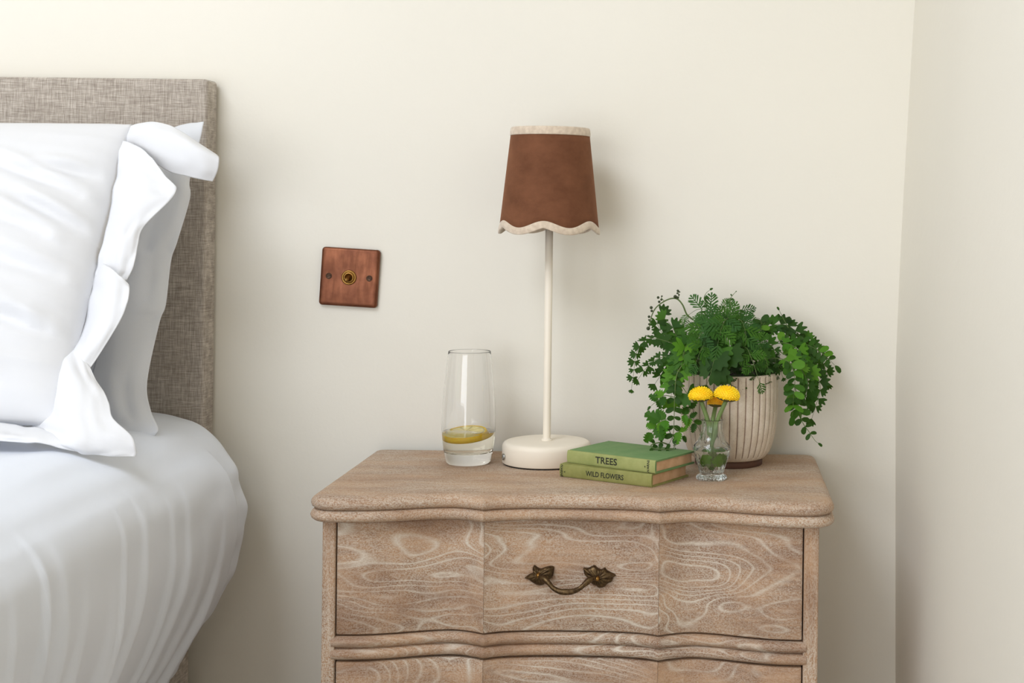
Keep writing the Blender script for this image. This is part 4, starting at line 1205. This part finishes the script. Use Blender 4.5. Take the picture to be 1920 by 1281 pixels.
A = MB().lathe(prof, 168, mod=cut)
A2 = MB().lathe([(max(r, 0), z) for r, z in iv], 168)
n0 = len(A.v); r1 = (len(prof) - 1) * 168
A.add(A2.v, A2.f)
for k in range(168):
    A.f.append((r1 + k, r1 + (k + 1) % 168, n0 + (k + 1) % 168, n0 + k)); A.m.append(0)
v = A.build('bud_vase', M['vase'], loc=(VX, VY, TZ))
tag(v, 'little clear cut-glass bud vase in front of the plant pot', 'vase')
vl = 0.0405
win = sorted([(float(r) + 0.00015, float(z) - 0.0001) for r, z in iv if z < vl - 0.0006], key=lambda a: a[1])
r_vl = float(np.interp(vl, [z for r, z in iv[::-1]], [r for r, z in iv[::-1]])) + 0.00015
prof = [(0.0, 0.0089)] + [(max(r, 0.0005), z) for r, z in win] + [(r_vl, vl), (0.012, vl), (0.0, vl)]
w = MB().lathe(prof, 72).build('vase_water', M['water'], loc=(VX, VY, TZ))
tag(w, 'clear water standing in the bud vase', 'water')

def flower(px, py, d, rad, tilt, stem_pts, label, mat, grp, leaves):
    hc = P(px, py, d)
    e = empty('flower', (VX, VY, TZ + 0.012), label, 'flower', grp)
    off = hc - Vector(e.location)
    rot = Matrix.Rotation(tilt[1], 4, 'Y') @ Matrix.Rotation(tilt[0], 4, 'X')
    m = MB()
    hgt = rad * 0.82
    np_ = 230
    for k in range(np_):                     # short petals packed in a spiral over the dome
        t = (k + 0.5) / np_
        a = k * 2.39996
        pol = math.acos(1 - t * 1.36)
        nx_, ny_, nz_ = math.sin(pol) * math.cos(a), math.sin(pol) * math.sin(a), math.cos(pol)
        cpt = Vector((rad * nx_ * 0.93, rad * ny_ * 0.93, hgt * nz_ * 0.80)) * R.uniform(0.97, 1.03)
        nrm_ = Vector((nx_, ny_, nz_ * 1.15)).normalized()
        out = Vector((math.cos(a), math.sin(a), 0))
        tang = (out - nrm_ * out.dot(nrm_)); tang = tang.normalized() if tang.length > 1e-4 else Vector((1, 0, 0))
        sdv = nrm_.cross(tang)
        pl_ = rad * (0.10 + 0.10 * t); pw = rad * 0.075
        b0 = cpt - nrm_ * rad * 0.10
        tipv = cpt + nrm_ * rad * (0.13 * R.uniform(0.5, 1.3)) + tang * pl_ * 0.5
        V = [b0 - sdv * pw, b0 + sdv * pw, cpt + sdv * pw * 1.05 + nrm_ * rad * 0.03 + tang * pl_ * 0.2, tipv, cpt - sdv * pw * 1.05 + nrm_ * rad * 0.03 + tang * pl_ * 0.2, cpt + nrm_ * rad * 0.08 - tang * pl_ * 0.15]
        m.add([tuple(off + (rot @ p_.to_4d()).to_3d()) for p_ in V], [(0, 1, 2, 5), (5, 2, 3), (5, 3, 4), (0, 5, 4)])
    core = MB().lathe([(max(1e-5, rad * 0.90 * math.sin(a)), hgt * 0.82 * math.cos(a)) for a in np.linspace(0, PI * 0.60, 12)] + [(0, -rad * 0.24)], 28)
    m.add([tuple(off + (rot @ Vector(p_).to_4d()).to_3d()) for p_ in core.v], core.f)
    tag(m.build('flower_head', mat, e, smooth=False, fix=False))
    cal = MB().lathe([(0, -rad * 0.50), (rad * 0.26, -rad * 0.48), (rad * 0.55, -rad * 0.40), (rad * 0.80, -rad * 0.26), (rad * 0.76, -rad * 0.18), (0, -rad * 0.2)], 24, mod=lambda r, z, t_: r * (1 + 0.07 * np.cos(t_ * 13)))
    cal.v = [tuple(off + (rot @ Vector(p_).to_4d()).to_3d()) for p_ in cal.v]
    cal.build('calyx', M['calyx'], e)
    top = off + (rot @ Vector((0, 0, -rad * 0.45)).to_4d()).to_3d()
    pts_ = [tuple(top)] + [tuple(Vector(p_)) for p_ in stem_pts]
    MB().tube([tuple(a) for a in crom(pts_, 24)], 0.0029, 10).build('stem', M['stem'], e)
    for (lx, ly, lz, ang, s) in leaves:
        me = R.choice(LM['serr'])
        o_ = bpy.data.objects.new('leaf', me.copy()); o_.data.materials[0] = M['leaf_bright']; C.objects.link(o_); o_.parent = e
        o_.matrix_local = Matrix.Translation((lx, ly, lz)) @ Matrix.Rotation(ang, 4, 'Y') @ Matrix.Rotation(PI / 2 + 0.15, 4, 'X') @ Matrix.Diagonal((s, s, s, 1))
G_ = 'yellow flowers in the bud vase'
flower(1314, 742, 1.900, 0.0162, (0.05, -0.06), [(-0.006, 0.002, 0.066), (-0.003, 0.001, 0.050), (0.001, 0.0, 0.03), (0.004, 0.0, 0.006)], 'yellow button chrysanthemum leaning left in the bud vase', M['petal'], G_, [(0.004, -0.004, 0.022, 2.8, 0.017), (-0.003, -0.006, 0.024, 3.5, 0.016)])
flower(1363, 741, 1.895, 0.0172, (0.05, 0.16), [(0.007, 0.001, 0.066), (0.004, -0.002, 0.050), (0.0, -0.003, 0.03), (-0.004, -0.002, 0.006)], 'yellow button chrysanthemum leaning right in the bud vase, head tipped outward', M['petal'], G_, [(0.006, 0.001, 0.024, 2.6, 0.018), (-0.001, 0.002, 0.02, 3.1, 0.018)])
flower(1342, 756, 1.925, 0.0115, (-0.2, 0.05), [(0.001, 0.006, 0.066), (0.0, 0.003, 0.050), (-0.001, 0.004, 0.03), (0.0, 0.004, 0.006)], 'small golden chrysanthemum half hidden behind two larger blooms', M['petal_o'], G_, [(-0.005, 0.003, 0.022, 3.3, 0.016)])
